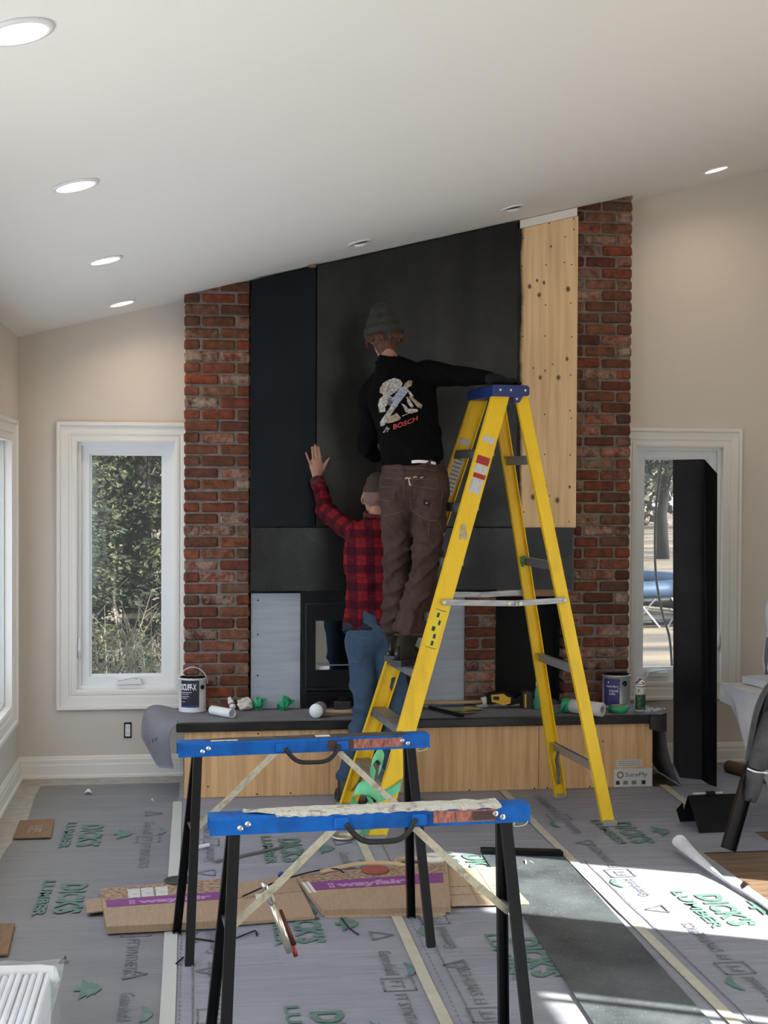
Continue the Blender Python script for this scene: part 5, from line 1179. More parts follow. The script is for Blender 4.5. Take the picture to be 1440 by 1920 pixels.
# beanie with rolled cuff, hair below it
hc = A['hed']; mb = MB(); chain_tube(mb, [(hc+u*.030-f*.004,.093,.108),(hc+u*.066-f*.006,.094,.108),(hc+u*.100-f*.008,.084,.097),(hc+u*.122-f*.010,.066,.076)], sd_); v_, f_ = fuse(mb, .007, 3, lambda p, n_: .0012*math.sin(90*((p-hc).dot(sd_))))
bn = link('beanie', v_, f_, M_beanie, manA, True)
mb = MB(); tilt = (u+f*.10).normalized()
cu = MB().tube([hc+u*.028-f*.004+sd_*(.097*math.cos(x))+(f-u*.06)*(.110*math.sin(x)) for x in [2*math.pi*k/40 for k in range(40)]], (.012,.026), 8, closed=True, upv=u)
cu.build('rolled_cuff', M_beanie, bn, True)
mb = MB(); rn = random.Random(8)
for k in range(46):
    x = rn.uniform(0,2*math.pi); 
    if math.sin(x) > .55: continue
    b_ = hc+sd_*(.080*math.cos(x))+f*(.088*math.sin(x)); L = rn.uniform(.022,.045)
    mb.tube([b_+u*.012, b_-u*L*.5+sd_*math.cos(x)*.014+f*math.sin(x)*.010, b_-u*L+sd_*(math.cos(x)*.022+rn.uniform(-.012,.012))+f*math.sin(x)*.016], [.014,.013,.004], 6)
chain_tube(mb, [(hc-u*.100-f*.042,.046,.030),(hc-u*.070-f*.036,.056,.046),(hc-u*.035-f*.022,.068,.070),(hc+u*.01-f*.014,.082,.092)], sd_)
v_, f_ = fuse(mb, .006, 1, lambda p, n_: .004*noise.noise(p*55)); link('hair', v_, f_, M_hairr, manA, True)
# charcoal layer over the hand that rests on the ladder
mb = MB(); rw = A['rw']; zc = 2.263; dr = V((.62,.30,0)).normalized(); sdx = V((-.30,.62,0)).normalized()
pal = V((rw.x,rw.y,0))+dr*.055+V((0,0,zc+.012)); kn = [pal+dr*.040+sdx*(.030-.020*k)+V((0,0,.004)) for k in (3,2,1,0)]; tips = [q+dr*(L+.004)+V((0,0,-.010)) for q, L in zip(kn,(.052,.066,.072,.064))]
hand_open(mb, rw+V((.01,0,0)), pal, kn, tips, [pal+sdx*.045-dr*.005, pal+sdx*.062+dr*.025+V((0,0,-.004)), pal+sdx*.066+dr*.054+V((0,0,-.008))], r=.0118, n_out=V((0,0,1)))
chain_tube(mb, [(rw-dr*.02,.034,.031),(rw+dr*.03,.036,.028),(pal,.047,.022),(pal+dr*.035,.046,.020)], sdx)
v_, f_ = fuse(mb, .0055, 2); link('dark_hand_layer', v_, f_, pm('charcoal_hand',(.018,.018,.019),.9,spec=.1), manA, True)
# sweatshirt
mb = MB(); a = A
chain_tube(mb, [(a['wst']+V((0,0,-.035)),.166,.125),(a['wst']+V((0,0,.03)),.168,.125),(a['bel'],.172,.128),(a['che'],.190,.135),(a['upc'],.165,.112),(a['nek']+V((0,0,-.005)),.076,.074),(a['nek']+V((-.004,0,.030)),.060,.060)], (1,0,0), caps=(False,False))
chain_tube(mb, [(a['upc'].lerp(a['rs'],.2),.085,.085),(a['rs'],.078,.078),(a['rs'].lerp(a['re'],.5),.064,.062),(a['re'],.055,.055),(a['re'].lerp(a['rw'],.5),.050,.048),(a['rw']+V((-.004,0,0)),.036,.034)], caps=(True,False))
chain_tube(mb, [(a['upc'].lerp(a['ls'],.2),.085,.085),(a['ls'],.078,.078),(a['ls'].lerp(a['le'],.5),.064,.064),(a['le'],.058,.058),(a['le'].lerp(a['lw'],.5),.050,.050),(a['lw'],.038,.036)], caps=(True,False))
v_, f_ = fuse(mb, .009, 5, lambda p, n_: .014*(ridged(V((p.x*6+p.z*4,p.y*5,p.z*5)))-.70)+.003*noise.noise(p*17))
sw = link('sweatshirt', v_, f_, M_sweat, manA, True); bvh = ep(sw)
mb = MB(); mb.tube([a['nek']+V((.070*math.cos(x),.066*math.sin(x),-.018+.02*math.sin(x))) for x in [2*math.pi*k/28 for k in range(28)]], .010, 7, closed=True).build('collar', M_sweat, sw, True)
# print on the back
G1, G2, G3, G4 = (pm('print_light',(.52,.50,.44),.8,col2=(.22,.21,.19),scale=70,lo=.4,hi=.6), pm('print_tan',(.40,.30,.21),.8,col2=(.20,.15,.11),scale=70,lo=.4,hi=.6), pm('print_blue_grey',(.20,.22,.32),.8,col2=(.42,.43,.50),scale=80,lo=.4,hi=.6), pm('print_dark',(.06,.06,.07),.8,col2=(.16,.15,.14),scale=80))
K = lambda pts: [(680+x/10.286, 690+y/10.286) for x, y in pts]
for pts, m_ in ((((400,310),(480,255),(600,210),(700,240),(745,310),(700,390),(600,470),(520,520),(440,540),(395,480),(385,390)),G1),(((335,380),(390,330),(410,420),(370,490),(330,470)),G2),(((330,610),(400,550),(500,540),(560,580),(500,680),(430,740),(440,820),(340,840),(310,720)),G1),
   (((480,600),(540,575),(580,600),(570,680),(520,720),(475,680)),G4),(((740,380),(830,380),(870,450),(720,640),(640,740),(550,700),(540,640)),G3),(((820,300),(900,240),(950,260),(930,340),(850,390),(790,360)),G2),
   (((900,560),(960,570),(1140,710),(1120,770),(1060,750)),G2),(((850,560),(900,600),(975,730),(940,760),(870,680)),G1),(((870,440),(920,460),(980,540),(930,560)),G1),(((560,720),(660,740),(540,900),(420,1090),(360,1100),(350,1030),(450,880)),G1),(((480,960),(600,910),(650,875),(720,960),(700,1000),(580,1040),(480,1060)),G2),
   (((750,690),(820,720),(860,790),(1030,790),(1050,830),(930,870),(830,840),(790,740)),G1),(((765,920),(900,860),(905,872),(775,930)),G1)):
    gx = sum(p[0] for p in pts)/len(pts); gy = sum(p[1] for p in pts)/len(pts); decal(bvh, K([(gx+(x-gx)*1.13, gy+(y-gy)*1.13) for x, y in pts]), .0045, 'printed_figure', m_, sw)
P, F_, W_ = text2d('BOSCH', .02); M_redp = pm('print_red', (.50,.06,.06), .8)
vs_ = []
for x, y in P:
    s_ = x/W_; px_, py_ = 590+470*s_, 1185-135*s_-45*s_*s_-100*y*(1-.12*s_); h = onto(bvh, 680+px_/10.286, 690+py_/10.286, .0045); vs_.append(h or W(740,790,7.3))
link('printed_lettering', vs_, F_, M_redp, sw)
for pts in (((390,1240),(420,1200),(440,1210),(410,1252)),((430,1190),(470,1120),(480,1130),(445,1200)),((460,1180),(500,1150),(525,1170),(515,1185),(495,1170),(465,1195)),((460,1230),(490,1190),(500,1200),(470,1238))): decal(bvh, K(pts), .0045, 'printed_emblem', G1, sw, 1)
# white undershirt edge, work trousers
P_ = [onto(bvh,x,y,.003) for x, y in ((772,866),(785,865),(800,866),(813,868),(826,871),(836,876),(840,882))]; MB().tube([p for p in P_ if p is not None], (.004,.009), 6, upv=(0,0,1)).build('undershirt_edge', M_white, sw, True)
mb = MB()
chain_tube(mb, [(a['pel']+V((0,0,-.11)),.10,.085),(a['pel']+V((0,0,-.06)),.168,.120),(a['pel']+V((0,0,0)),.178,.128),(a['wst']+V((.002,0,-.020)),.166,.122)], (1,0,0), caps=(True,False))
chain_tube(mb, [(a['rh']+V((0,0,.02)),.095,.110),(a['rh'].lerp(a['rk'],.5)+V((.003,0,0)),.088,.095),(a['rk'],.072,.080),(a['rk'].lerp(a['ra'],.5),.076,.082),(a['ra']+V((0,0,.0)),.090,.085)], (1,0,0), caps=(True,False))
chain_tube(mb, [(a['lh']+V((0,0,.02)),.095,.110),(a['lh'].lerp(a['lk'],.5),.086,.095),(a['lk'],.072,.080),(a['lk'].lerp(a['la'],.5),.070,.078),(a['la']+V((0,0,.0)),.072,.080)], (1,0,0), caps=(True,False))
v_, f_ = fuse(mb, .0085, 4, lambda p, n_: (.012+.030*max(0,min(1,(1.50-p.z)*4)))*(ridged(V((p.x*4+p.z*2,p.y*4,p.z*11-p.x*9)))-.72)+.013*(ridged(V((p.x*11,p.y*9+3,p.z*17+p.x*12)))-.6)*(1 if p.z < 1.6 else .4))
tr = link('work_trousers', v_, f_, M_pants, manA, True); bvh = ep(tr)
def uvpx(z, o, s_): return [(o[0]+x/s_, o[1]+y/s_) for x, y in z]
Q7 = lambda pts: uvpx(pts, (700,850), 9.0)
for pts in (((110,400),(490,440),(560,430),(1180,440)),((130,230),(500,250),(800,250),(1120,300)),((490,280),(510,450),(520,790)),((90,560),(350,570)),((350,540),(360,810)),((100,780),(360,810)),((690,560),(1180,610)),((690,570),(690,740),(620,760)),((620,740),(640,950),(780,1050),(940,1130),(1110,1130)),((1180,610),(1110,1130)),((160,1060),(420,1000),(540,950)),((940,1150),(930,1420)),((1110,1150),(1190,1430))):
    seam(bvh, Q7(pts), 'stitched_seam', M_stitch, tr, .0015)
decal(bvh, Q7([(100,575),(350,580),(355,800),(100,770)]), .004, 'back_pocket', M_pants, tr); decal(bvh, Q7([(700,590),(1170,625),(1140,900),(1100,1110),(960,1110),(780,1030),(660,930)]), .004, 'back_pocket', M_pants, tr)
decal(bvh, Q7([(850,790),(960,820),(940,910),(835,860)]), .0055, 'black_patch', M_black, tr); decal(bvh, Q7([(880,825),(920,830),(915,855),(880,850)]), .007, 'patch_mark', pm('patch_mark',(.28,.26,.20),.7), tr)
for x in (485,1140): decal(bvh, Q7([(x,230),(x+45,232),(x+45,450 if x < 900 else 370),(x,450 if x < 900 else 370)]), .006, 'belt_loop', M_pants, tr)
M_string = pm('pale_string', (.55,.48,.42), .8)
for pts in (((535,430),(560,410),(600,420),(640,415)),((590,420),(610,490),(640,550)),((600,470),(620,560)),((670,410),(700,395),(740,405)),((790,410),(850,400))): seam(bvh, Q7(pts), 'string', M_string, tr, .003, .003)
decal(bvh, [(738,1188),(800,1188),(803,1192),(738,1192)], .003, 'cuff_hem', M_stitch, tr)
def boot(par, heel, toe, zs_, top, mat, name='boot'):
    d = (toe-heel); L = d.length; d = d.normalized(); sd2 = V((-d.y,d.x,0)); mb = MB(); up_ = V((0,0,1)); b = heel+V((0,0,zs_))
    chain_tube(mb, [(b+d*.045+up_*.045,.036,.040),(b+d*L*.45+up_*.045,.040,.038),(b+d*L*.75+up_*.038,.048,.032),(b+d*(L-.05)+up_*.036,.042,.028)], sd2)
    chain_tube(mb, [(b+d*.065+up_*.05,.042,.056),((b+d*.075+up_*.10).lerp(top,.25),.045,.056),(top+V((0,0,.02)),.050,.056)], sd2, caps=(True,False))
    v_, f_ = fuse(mb, .007, 3, lambda p, n_: .0016*noise.noise(p*26)); o_ = link(name, v_, f_, mat, par, True)
    prof = [(0,-.034),(.02,-.040),(.10,-.036),(L*.72,-.050),(L-.04,-.044),(L,-.015),(L,.015),(L-.04,.044),(L*.72,.050),(.10,.036),(.02,.040),(0,.034)]
    MB().prism([b+d*x+sd2*y+up_*.001 for x, y in prof], (0,0,.030)).build('sole', M_sole, o_)
    MB().tube([b+d*.012+up_*.03, b+d*.014+up_*.065, b+d*.020+up_*.10], [.014,.014,.010], 8).build('heel_counter', M_sole, o_, True)
    for k in range(4): MB().tube([b+d*(L*.34+.018*k)+sd2*.035+up_*(.105-.012*k), b+d*(L*.36+.018*k)+up_*(.118-.012*k), b+d*(L*.34+.018*k)-sd2*.035+up_*(.105-.012*k)], .0028, 5).build('lace', M_black, o_, True)
    return o_
zst = .825-.002
hr = W(742,1244,6.90); boot(manA, V((hr.x,6.90,0)), V((hr.x+.185,7.085,0)), zst, A['ra']+V((0,0,-.01)), M_boot)
hl = W(730,1232,7.09); boot(manA, V((hl.x,7.09,0)), V((hl.x+.185,7.27,0)), zst, A['la']+V((0,0,-.01)), M_boot)

# ---- worker on the floor
B = dict(pel=W(702,1185,7.47), wst=W(702,1120,7.49), bel=W(702,1075,7.52), che=W(705,1030,7.55), upc=W(707,995,7.58), nek=W(708,962,7.60), hed=W(706,935,7.64),
  ls=W(668,1000,7.60), le=W(613,960,7.83), lw=W(595,899,7.985), rs=W(748,1000,7.57), re=W(790,960,7.82), rw=W(775,905,7.985),
  lh=W(678,1195,7.48), lk=W(684,1330,7.42), la=W(652,1452,7.47), rh=W(724,1195,7.46), rk=W(743,1325,7.40), ra=W(702,1470,7.37))
mb = MB(); a = B
chain_tube(mb, [(a['pel']+V((0,0,.01)),.118,.080),(a['pel']+V((0,0,.04)),.130,.09),(a['wst'],.128,.088),(a['bel'],.130,.09),(a['che'],.145,.10),(a['upc'],.105,.075),(a['nek'],.050,.052),(a['hed']+V((0,-.01,-.03)),.054,.056)], (1,0,0))
for s_, e_, w_ in (('rs','re','rw'),('ls','le','lw')): chain_tube(mb, [(a['upc'].lerp(a[s_],.4),.05,.05),(a[s_],.048,.048),(a[s_].lerp(a[e_],.5),.042,.042),(a[e_],.036,.036),(a[e_].lerp(a[w_],.4),.035,.035),(a[w_],.026,.022)])
for h_, k_, n_ in (('rh','rk','ra'),('lh','lk','la')): chain_tube(mb, [(a[h_],.070,.075),(a[h_].lerp(a[k_],.5),.058,.062),(a[k_],.044,.046),(a[k_].lerp(a[n_],.4),.044,.046),(a[n_],.030,.032)])
f, u, sd_ = head(mb, a['hed'], (.06,1,.05), (.02,-.05,1))
yb = 8.014
kn = [W(581,868,yb), W(587.5,861,yb), W(594,858.5,yb), W(600.5,860,yb)]; tips = [W(573.5,849,yb+.004), W(585,838.5,yb+.004), W(591,834,yb+.004), W(597.5,837.5,yb+.004)]
hand_open(mb, a['lw'], W(593.5,876,yb), kn, tips, [W(607,878,yb), W(612.5,866,yb), W(617.5,859.5,yb)], .0086)
pal = V((a['rw'].x,yb,a['rw'].z+.08)); kn = [pal+V((.030-.020*k,0,.040)) for k in range(4)]; tips = [q+V((.006-.004*k,.004,L)) for k, (q, L) in enumerate(zip(kn,(.055,.070,.075,.066)))]
hand_open(mb, a['rw'], pal, kn, tips, [pal+V((-.048,0,-.010)), pal+V((-.066,0,.018)), pal+V((-.078,0,.044))])
bv, bf = fuse(mb, .005, 2)
manB = tag(link('person', bv, bf, M_skin, None, True), 'person in red plaid shirt and jeans pressing a hand on the steel', 'person')
eyes(a['hed'], f, u, sd_, manB)
hc = a['hed']
mb = MB(); chain_tube(mb, [(hc+u*.030-f*.014,.074,.086),(hc+u*.055-f*.012,.077,.090),(hc+u*.086-f*.006,.062,.075)], sd_); v_, f_ = fuse(mb, .007, 2, lambda p, n_: .0015*noise.noise(p*60)); link('hair', v_, f_, M_hairb, manB, True)
mb = MB(); chain_tube(mb, [(hc-u*.035-f*.010,.058,.066),(hc+u*.0-f*.012,.0755,.089),(hc+u*.034-f*.014,.0758,.090)], sd_); v_, f_ = fuse(mb, .007, 2); link('shaved_sides', v_, f_, pm('stubble',(.22,.125,.095),.8,col2=(.16,.09,.07),scale=50), manB, True)
# plaid shirt
chT = [(a['wst']+V((0,0,-.165)),.170,.126),(a['wst']+V((0,0,-.09)),.166,.122),(a['wst'],.160,.116),(a['bel'],.164,.118),(a['che'],.176,.122),(a['upc'],.150,.100),(a['nek']+V((0,0,-.02)),.070,.068)]
chL = [(a['upc'].lerp(a['ls'],.2),.080,.080),(a['ls'],.074,.072),(a['ls'].lerp(a['le'],.5),.062,.060),(a['le'],.056,.054),(a['le'].lerp(a['lw'],.5),.050,.047),(a['lw']+V((0,-.004,-.004)),.040,.034)]
chR = [(a['upc'].lerp(a['rs'],.2),.080,.080),(a['rs'],.074,.072),(a['rs'].lerp(a['re'],.5),.062,.060),(a['re'],.056,.054),(a['re'].lerp(a['rw'],.5),.050,.047),(a['rw']+V((0,-.004,-.004)),.040,.034)]
mb = MB(); chain_tube(mb, chT, (1,0,0), caps=(False,False)); chain_tube(mb, chL, caps=(True,False)); chain_tube(mb, chR, caps=(True,False))
def shirtB(p, n_): 
    k = 1.0 if p.z < 1.25 else .6; return .030*k*(ridged(V((p.x*5-p.z*3,p.y*4,p.z*6+p.x*5)))-.70)+.012*(ridged(V((p.x*13+p.z*5,p.y*9,p.z*12-p.x*6)))-.6)
v_, f_ = fuse(mb, .008, 3, shirtB)
pmt, pt_, pb2 = nmat('red_plaid_flannel')
at_ = pt_.nodes.new('ShaderNodeAttribute'); at_.attribute_name = 'weave'; sp = pt_.nodes.new('ShaderNodeSeparateXYZ'); pt_.links.new(at_.outputs['Vector'], sp.inputs[0])
def stripes(sock, period, width, soft=.06, shift=0.0):
    d = pt_.nodes.new('ShaderNodeMath'); d.operation = 'MULTIPLY_ADD'; d.inputs[1].default_value = 1/period; d.inputs[2].default_value = 100+shift; pt_.links.new(sock, d.inputs[0])
    g = pt_.nodes.new('ShaderNodeMath'); g.operation = 'FRACT'; pt_.links.new(d.outputs[0], g.inputs[0])
    s_ = pt_.nodes.new('ShaderNodeMath'); s_.operation = 'SUBTRACT'; s_.inputs[1].default_value = .5; pt_.links.new(g.outputs[0], s_.inputs[0]); b_ = pt_.nodes.new('ShaderNodeMath'); b_.operation = 'ABSOLUTE'; pt_.links.new(s_.outputs[0], b_.inputs[0])
    r_ = pt_.nodes.new('ShaderNodeMapRange'); r_.inputs[1].default_value = width/2; r_.inputs[2].default_value = width/2+soft; r_.inputs[3].default_value = 1; r_.inputs[4].default_value = 0; pt_.links.new(b_.outputs[0], r_.inputs[0])
    m_ = pt_.nodes.new('ShaderNodeMath'); m_.operation = 'MULTIPLY'; m_.inputs[1].default_value = .72; pt_.links.new(r_.outputs[0], m_.inputs[0]); return m_.outputs[0]
c_ = mixc(pt_, stripes(sp.outputs[0],.095,.42), (.235,.009,.014), (.018,.005,.010)); c_ = mixc(pt_, stripes(sp.outputs[1],.095,.42), c_, (.022,.006,.012))
c_ = mixc(pt_, stripes(sp.outputs[0],.095,.06,.02,.5), c_, (.05,.02,.03)); c_ = mixc(pt_, stripes(sp.outputs[1],.095,.06,.02,.5), c_, (.05,.02,.03))
pt_.links.new(c_, pb2.inputs['Base Color']); pb2.inputs['Roughness'].default_value = .9; pb2.inputs['Specular IOR Level'].default_value = .1
shb = link('plaid_shirt', v_, f_, pmt, manB, True)
segs = []
for ch, nm in ((chL,1),(chR,2)):
    acc = 0.0
    for (p0,r0,_), (p1,r1,_) in zip(ch[1:], ch[2:]): segs.append((V(p0),V(p1),r0,r1,acc,nm)); acc += (V(p1)-V(p0)).length
wv_ = []
for p in v_:
    best = None
    for p0, p1, r0, r1, acc, nm in segs:
        d = p1-p0; k = max(0,min(1,(p-p0).dot(d)/d.length_squared)); q = p0+d*k; e_ = (p-q).length-(r0+(r1-r0)*k)
        if best is None or e_ < best[0]: best = (e_, acc+k*d.length, q, d.normalized())
    tx = abs(p.x-a['che'].x)
    if best[0] < .035 and (tx > .15 or p.z > a['ls'].z+.03) and not (tx < .13):
        d = best[3]; s_ = d.cross(V((0,1,0))).normalized(); w2 = d.cross(s_); r_ = p-best[2]; ang = math.atan2(r_.dot(w2), r_.dot(s_)); wv_ += [ang*.055, best[1], 0]
    else: wv_ += [p.x-a['che'].x+.02*(p.y-7.5), p.z, 0]
at2 = shb.data.attributes.new('weave','FLOAT_VECTOR','POINT'); at2.data.foreach_set('vector', wv_)
MB().tube([a['nek']+V((.072*math.cos(x),.070*math.sin(x),-.012+.015*math.sin(x))) for x in [2*math.pi*k/28 for k in range(28)]], (.010,.020), 7, closed=True, upv=(0,0,1)).build('collar', pm('collar_dark_red',(.07,.008,.012),.9), shb, True)
cuf = a['lw']+V((0,-.004,-.004)); d = (a['le']-a['lw']).normalized(); mb = MB(); chain_tube(mb, [(cuf-d*.004,.043,.037),(cuf+d*.05,.046,.041)], caps=(False,False)); link('cuff', mb.v, mb.f, pm('cuff_plaid',(.12,.008,.014),.9,col2=(.03,.006,.01),scale=26,lo=.45,hi=.55), shb, True)
# dark tail of the undershirt, jeans
mb = MB(); chain_tube(mb, [(a['pel']+V((-.022,-.004,-.02)),.160,.116),(a['wst']+V((-.012,0,-.14)),.158,.114)], (1,0,0), caps=(False,False)); v_, f_ = fuse(mb, .012, 2); link('undershirt', v_, f_, pm('navy_cotton',(.008,.010,.022),.9), manB, True)
M_jean = pm('blue_denim', (.020,.050,.095), .85, col2=(.035,.075,.13), scale=6, bump=.2, bscale=90)
mb = MB()
chain_tube(mb, [(a['pel']+V((0,0,-.12)),.09,.085),(a['pel']+V((0,0,-.07)),.155,.115),(a['pel'],.160,.118),(a['wst']+V((0,0,-.07)),.150,.110)], (1,0,0), caps=(True,False))
for h_, k_, n_ in (('lh','lk','la'),('rh','rk','ra')): chain_tube(mb, [(a[h_]+V((0,0,.02)),.094,.108),(a[h_].lerp(a[k_],.5),.084,.090),(a[k_],.066,.072),(a[k_].lerp(a[n_],.5),.064,.070),(a[n_]+V((0,0,-.03)),.066,.072)], (1,0,0), caps=(True,False))
v_, f_ = fuse(mb, .009, 4, lambda p, n_: (.026 if p.z < .66 else .013)*(ridged(V((p.x*5+p.z*3,p.y*5,p.z*11+p.x*6)))-.70)+.0015*noise.noise(p*24))
jn = link('jeans', v_, f_, M_jean, manB, True); bvh = ep(jn); M_jst = pm('denim_stitch', (.10,.13,.16), .9)
Q8 = lambda pts: uvpx(pts, (640,1160), 6.0)
for pts in (((85,170),(240,215),(350,235)),((350,235),(290,400)),((85,180),(80,430)),((80,470),(200,490),(290,400)),((75,95),(300,80),(470,90))): seam(bvh, Q8(pts), 'stitched_seam', M_jst, jn, .0016)
decal(bvh, Q8([(95,190),(340,240),(285,395),(200,480),(90,440)]), .004, 'back_pocket', M_jean, jn)
M_bkboot = pm('black_boot', (.012,.012,.014), .5)
boot(manB, V((a['la'].x-.02,7.37,0)), V((a['la'].x-.01,7.635,0)), .010, a['la']+V((-.005,0,-.04)), M_bkboot); boot(manB, V((a['ra'].x,7.28,0)), V((a['ra'].x+.02,7.55,0)), .010, a['ra']+V((0,0,-.04)), M_bkboot)
# ---------------------------------------------------------------- black steel pieces at the right
M_stb = pm('black_sheet_steel', (.010,.010,.012), .42, .5, col2=(.016,.016,.018), scale=3, spec=.3)
t = thing('steel_channel', V((2.95,7.75,0)), 'tall black folded steel channel leaning before the right window', 'steel channel')
def lean(px, py, Y0=7.82): return WY(px, py, Y0)
wb = [lean(1262,862), lean(1316,861), lean(1316,1462,7.76), lean(1275,1458,7.76), lean(1263,1432,7.76)]
MB().prism(wb, (0,.004,0)).build('web', M_stb, t)
fb_ = [lean(1316,861), lean(1321,862), lean(1344,888,7.66), lean(1343,1479,7.64), lean(1330,1472,7.70), lean(1316,1462,7.76)]
MB().prism(fb_, (.004,.002,0)).build('flange', M_stb, t)
# folded bracket standing like a tent
F0, F1, B0 = FL(1311,1562,.006), FL(1378,1559,.006), FL(1275,1541,.006)
R0 = WY(1290,1492,(F0.y+B0.y)/2); R1 = R0+(F1-F0)*1.55
t = thing('steel_bracket', F0, 'black folded steel bracket standing like a tent on the floor', 'steel bracket')
MB().prism([F0,F1,R1,R0], (0,.003,.001)).build('front_leaf', M_stb, t); B1 = B0+(F1-F0)*1.3
MB().prism([B0,B1,R1,R0], (0,.003,-.001)).build('back_leaf', M_stb, t)
MB().prism([WY(1268,1518,(B0.y)), B0, B0+V((.03,0,0)), WY(1280,1505,B0.y)], (0,.003,0)).build('turned_edge', M_stb, t)
a, b = R0.lerp(R1,.08)+V((0,-.01,.012)), R0.lerp(R1,.62)+V((0,-.01,.012))
t = thing('trim_clip', a, 'pale thin rod with small black clip resting on the tent bracket', 'rod'); MB().tube([a,b], .005, 6).build('rod', pm('pale_rod',(.45,.52,.48),.5), t); MB().obox(a.lerp(b,.58), (.05,0,0), (0,.02,0), (0,0,.018), .003).build('clip', M_black, t)
# long channel leaning to the right
c0 = FL(1363,1601,.004); c1 = V((2.88,6.40,1.02))
d = (c1-c0).normalized(); sd = V((1,0,0)); sd = (sd-d*sd.dot(d)).normalized(); fd = d.cross(sd)
t = thing('leaning_channel', c0, 'long narrow black steel channel leaning against the wrapped table', 'steel channel')
for s_, w_, o_, n_ in ((sd*.066, fd*.003, V(), 'web'), (sd*.003, fd*.035, -sd*.032, 'flange'), (sd*.003, fd*.035, sd*.032, 'flange')):
    MB().obox((c0+c1)/2+o_+(fd*-.016 if n_=='flange' else V())+V((0,0,.022)), d*((c1-c0).length), s_, w_).build(n_, M_stb, t)
# wrapped table with plastic, jacket over its corner
M_plast = pm('plastic_sheeting', (.62,.66,.72), .25, col2=(.72,.75,.80), scale=6, bump=.5, bscale=8, alpha=.82)
TZ_ = .66; fc = WY(1352,1299,7.25); e = V((2.95,6.05,TZ_)); n0 = V((fc.x,7.25,TZ_))
t = thing('wrapped_table', V((3.25,6.7,0)), 'work table wrapped in clear plastic sheeting at the right photo edge', 'table')
MB().prism([n0+V((.02,0,-.03)), V((3.75,7.25,TZ_-.03)), V((3.75,6.05,TZ_-.03)), e+V((.02,0,-.03))], (0,0,.03)).build('table_top', pm('table_grey',(.30,.29,.28),.6), t)
for x, y in ((n0.x+.45,7.16),(3.68,7.16),(3.68,6.12),(e.x+.15,6.16)): MB().box((x-.025,y-.025,.004),(x+.025,y+.025,TZ_-.03),.004).build('leg', M_white, t)
def skirt(u, v):
    p = n0.lerp(e, u)+V((-.004,0,.004)); drop = (TZ_-.02)*v*(1 if u > .42 else .16+.84*(u/.42))
    return p+V((.10*v*v*(1-.4*u)*(1 if u > .2 else .6)+.022*noise.noise(V((u*7,v*2.2,4)))*v+.012*math.sin(u*24)*v, 0, -drop))
MB().grid(skirt, 44, 18).build('side_sheeting', M_plast, t, True)
MB().grid(lambda u, v: n0.lerp(e,u)+V((-.012+.75*v,0,.006+.010*noise.noise(V((u*6,v*5,2))))), 24, 12).build('top_sheeting', M_plast, t, True)
MB().grid(lambda u, v: n0+V((-.004+.78*u,.006+.012*math.sin(u*18)*v,.004-(.10+.35*u)*v)), 24, 8).build('end_sheeting', M_plast, t, True)
a = n0+V((.10,-.05,.012)); tag(MB().prism([a, a+V((.55,.12,0)), a+V((.55,-.75,0)), a+V((.10,-.72,0))], (0,0,.035)).build('wrapped_board', M_plast), 'plastic-wrapped board lying on the wrapped table', 'board')
# upright plastic bundle
p0 = WY(1437,1262,7.30); 
tag(MB().tube(smooth_path([p0+V((.03,0,-.55)), p0+V((.02,0,0)), p0+V((.03,0,.30)), p0+V((.07,.0,.62)), p0+V((.10,0,.85))],20), [.035+.012*math.sin(k*1.3) for k in range(21)], 9).build('plastic_bundle', M_plast, None, True), 'upright twisted bundle of clear plastic behind the wrapped table', 'plastic bundle')
tag(MB().tube(smooth_path([p0+V((-.012,-.03,-.02)), p0+V((-.016,-.03,.10)), p0+V((-.006,-.03,.20))],8), [.012,.010,.004]+[.010]*6, 7).build('glove_clip', pm('grey_clip',(.10,.10,.11),.5), None, True), 'narrow dark strap hanging before the upright plastic bundle', 'strap')
M_jack = pm('jacket_cloth', (.035,.035,.038), .85, col2=(.065,.065,.068), scale=9, bump=.4, bscale=25, sheen=.3)
M_jgrey = pm('jacket_grey', (.085,.085,.09), .9, col2=(.035,.035,.038), scale=9, bump=.4, bscale=25)
jy = 6.35
J_ = lambda a, b, dy=0.0: WY(a, b, jy+dy)
t = thing('jacket', J_(1420,1500), 'dark hooded jacket hung over the leaning black channel at the right edge', 'jacket')
def jk(u, v):
    L0 = [(1440,1288),(1420,1330),(1408,1385),(1400,1440)]; x = v*3; i = min(int(x),2); f = x-i
    lx = L0[i][0]*(1-f)+L0[i+1][0]*f; ly = L0[i][1]*(1-f)+L0[i+1][1]*f
    px = lx+(1500-lx)*u; py = ly+u*10-30*u*(1-v)
    return J_(px, py, -.05*math.sin(u*3.1)-.030*math.sin(u*19+v*2)*u-.02*math.sin(v*9+u*11)*u)
MB().grid(jk, 40, 22, .004).build('body_cloth', M_jgrey, t, True)
MB().tube(smooth_path([J_(1440,1286,-.06),J_(1421,1325,-.07),J_(1409,1380,-.07),J_(1399,1446,-.06),J_(1393,1475,-.05)],20), (.020,.010), 8).build('hood_edge', M_jack, t, True)
MB().tube(smooth_path([J_(1450,1340,-.08),J_(1432,1390,-.09),J_(1418,1440,-.08)],14), [.05-.0005*k for k in range(15)], 14).build('sleeve', M_jgrey, t, True)
MB().tube(smooth_path([J_(1401,1441,-.10),J_(1420,1448,-.12),J_(1445,1449,-.10)],10), .005, 6).build('hem_piping', M_white, t, True)
MB().tube(smooth_path([J_(1415,1446,-.08),J_(1412,1475,-.08),J_(1405,1500,-.07)],12), [.048-.0012*k for k in range(13)], 14).build('cuff', M_jgrey, t, True)
a = FL(1398,1446,.035); b = FL(1366,1437,.035); d = a-b
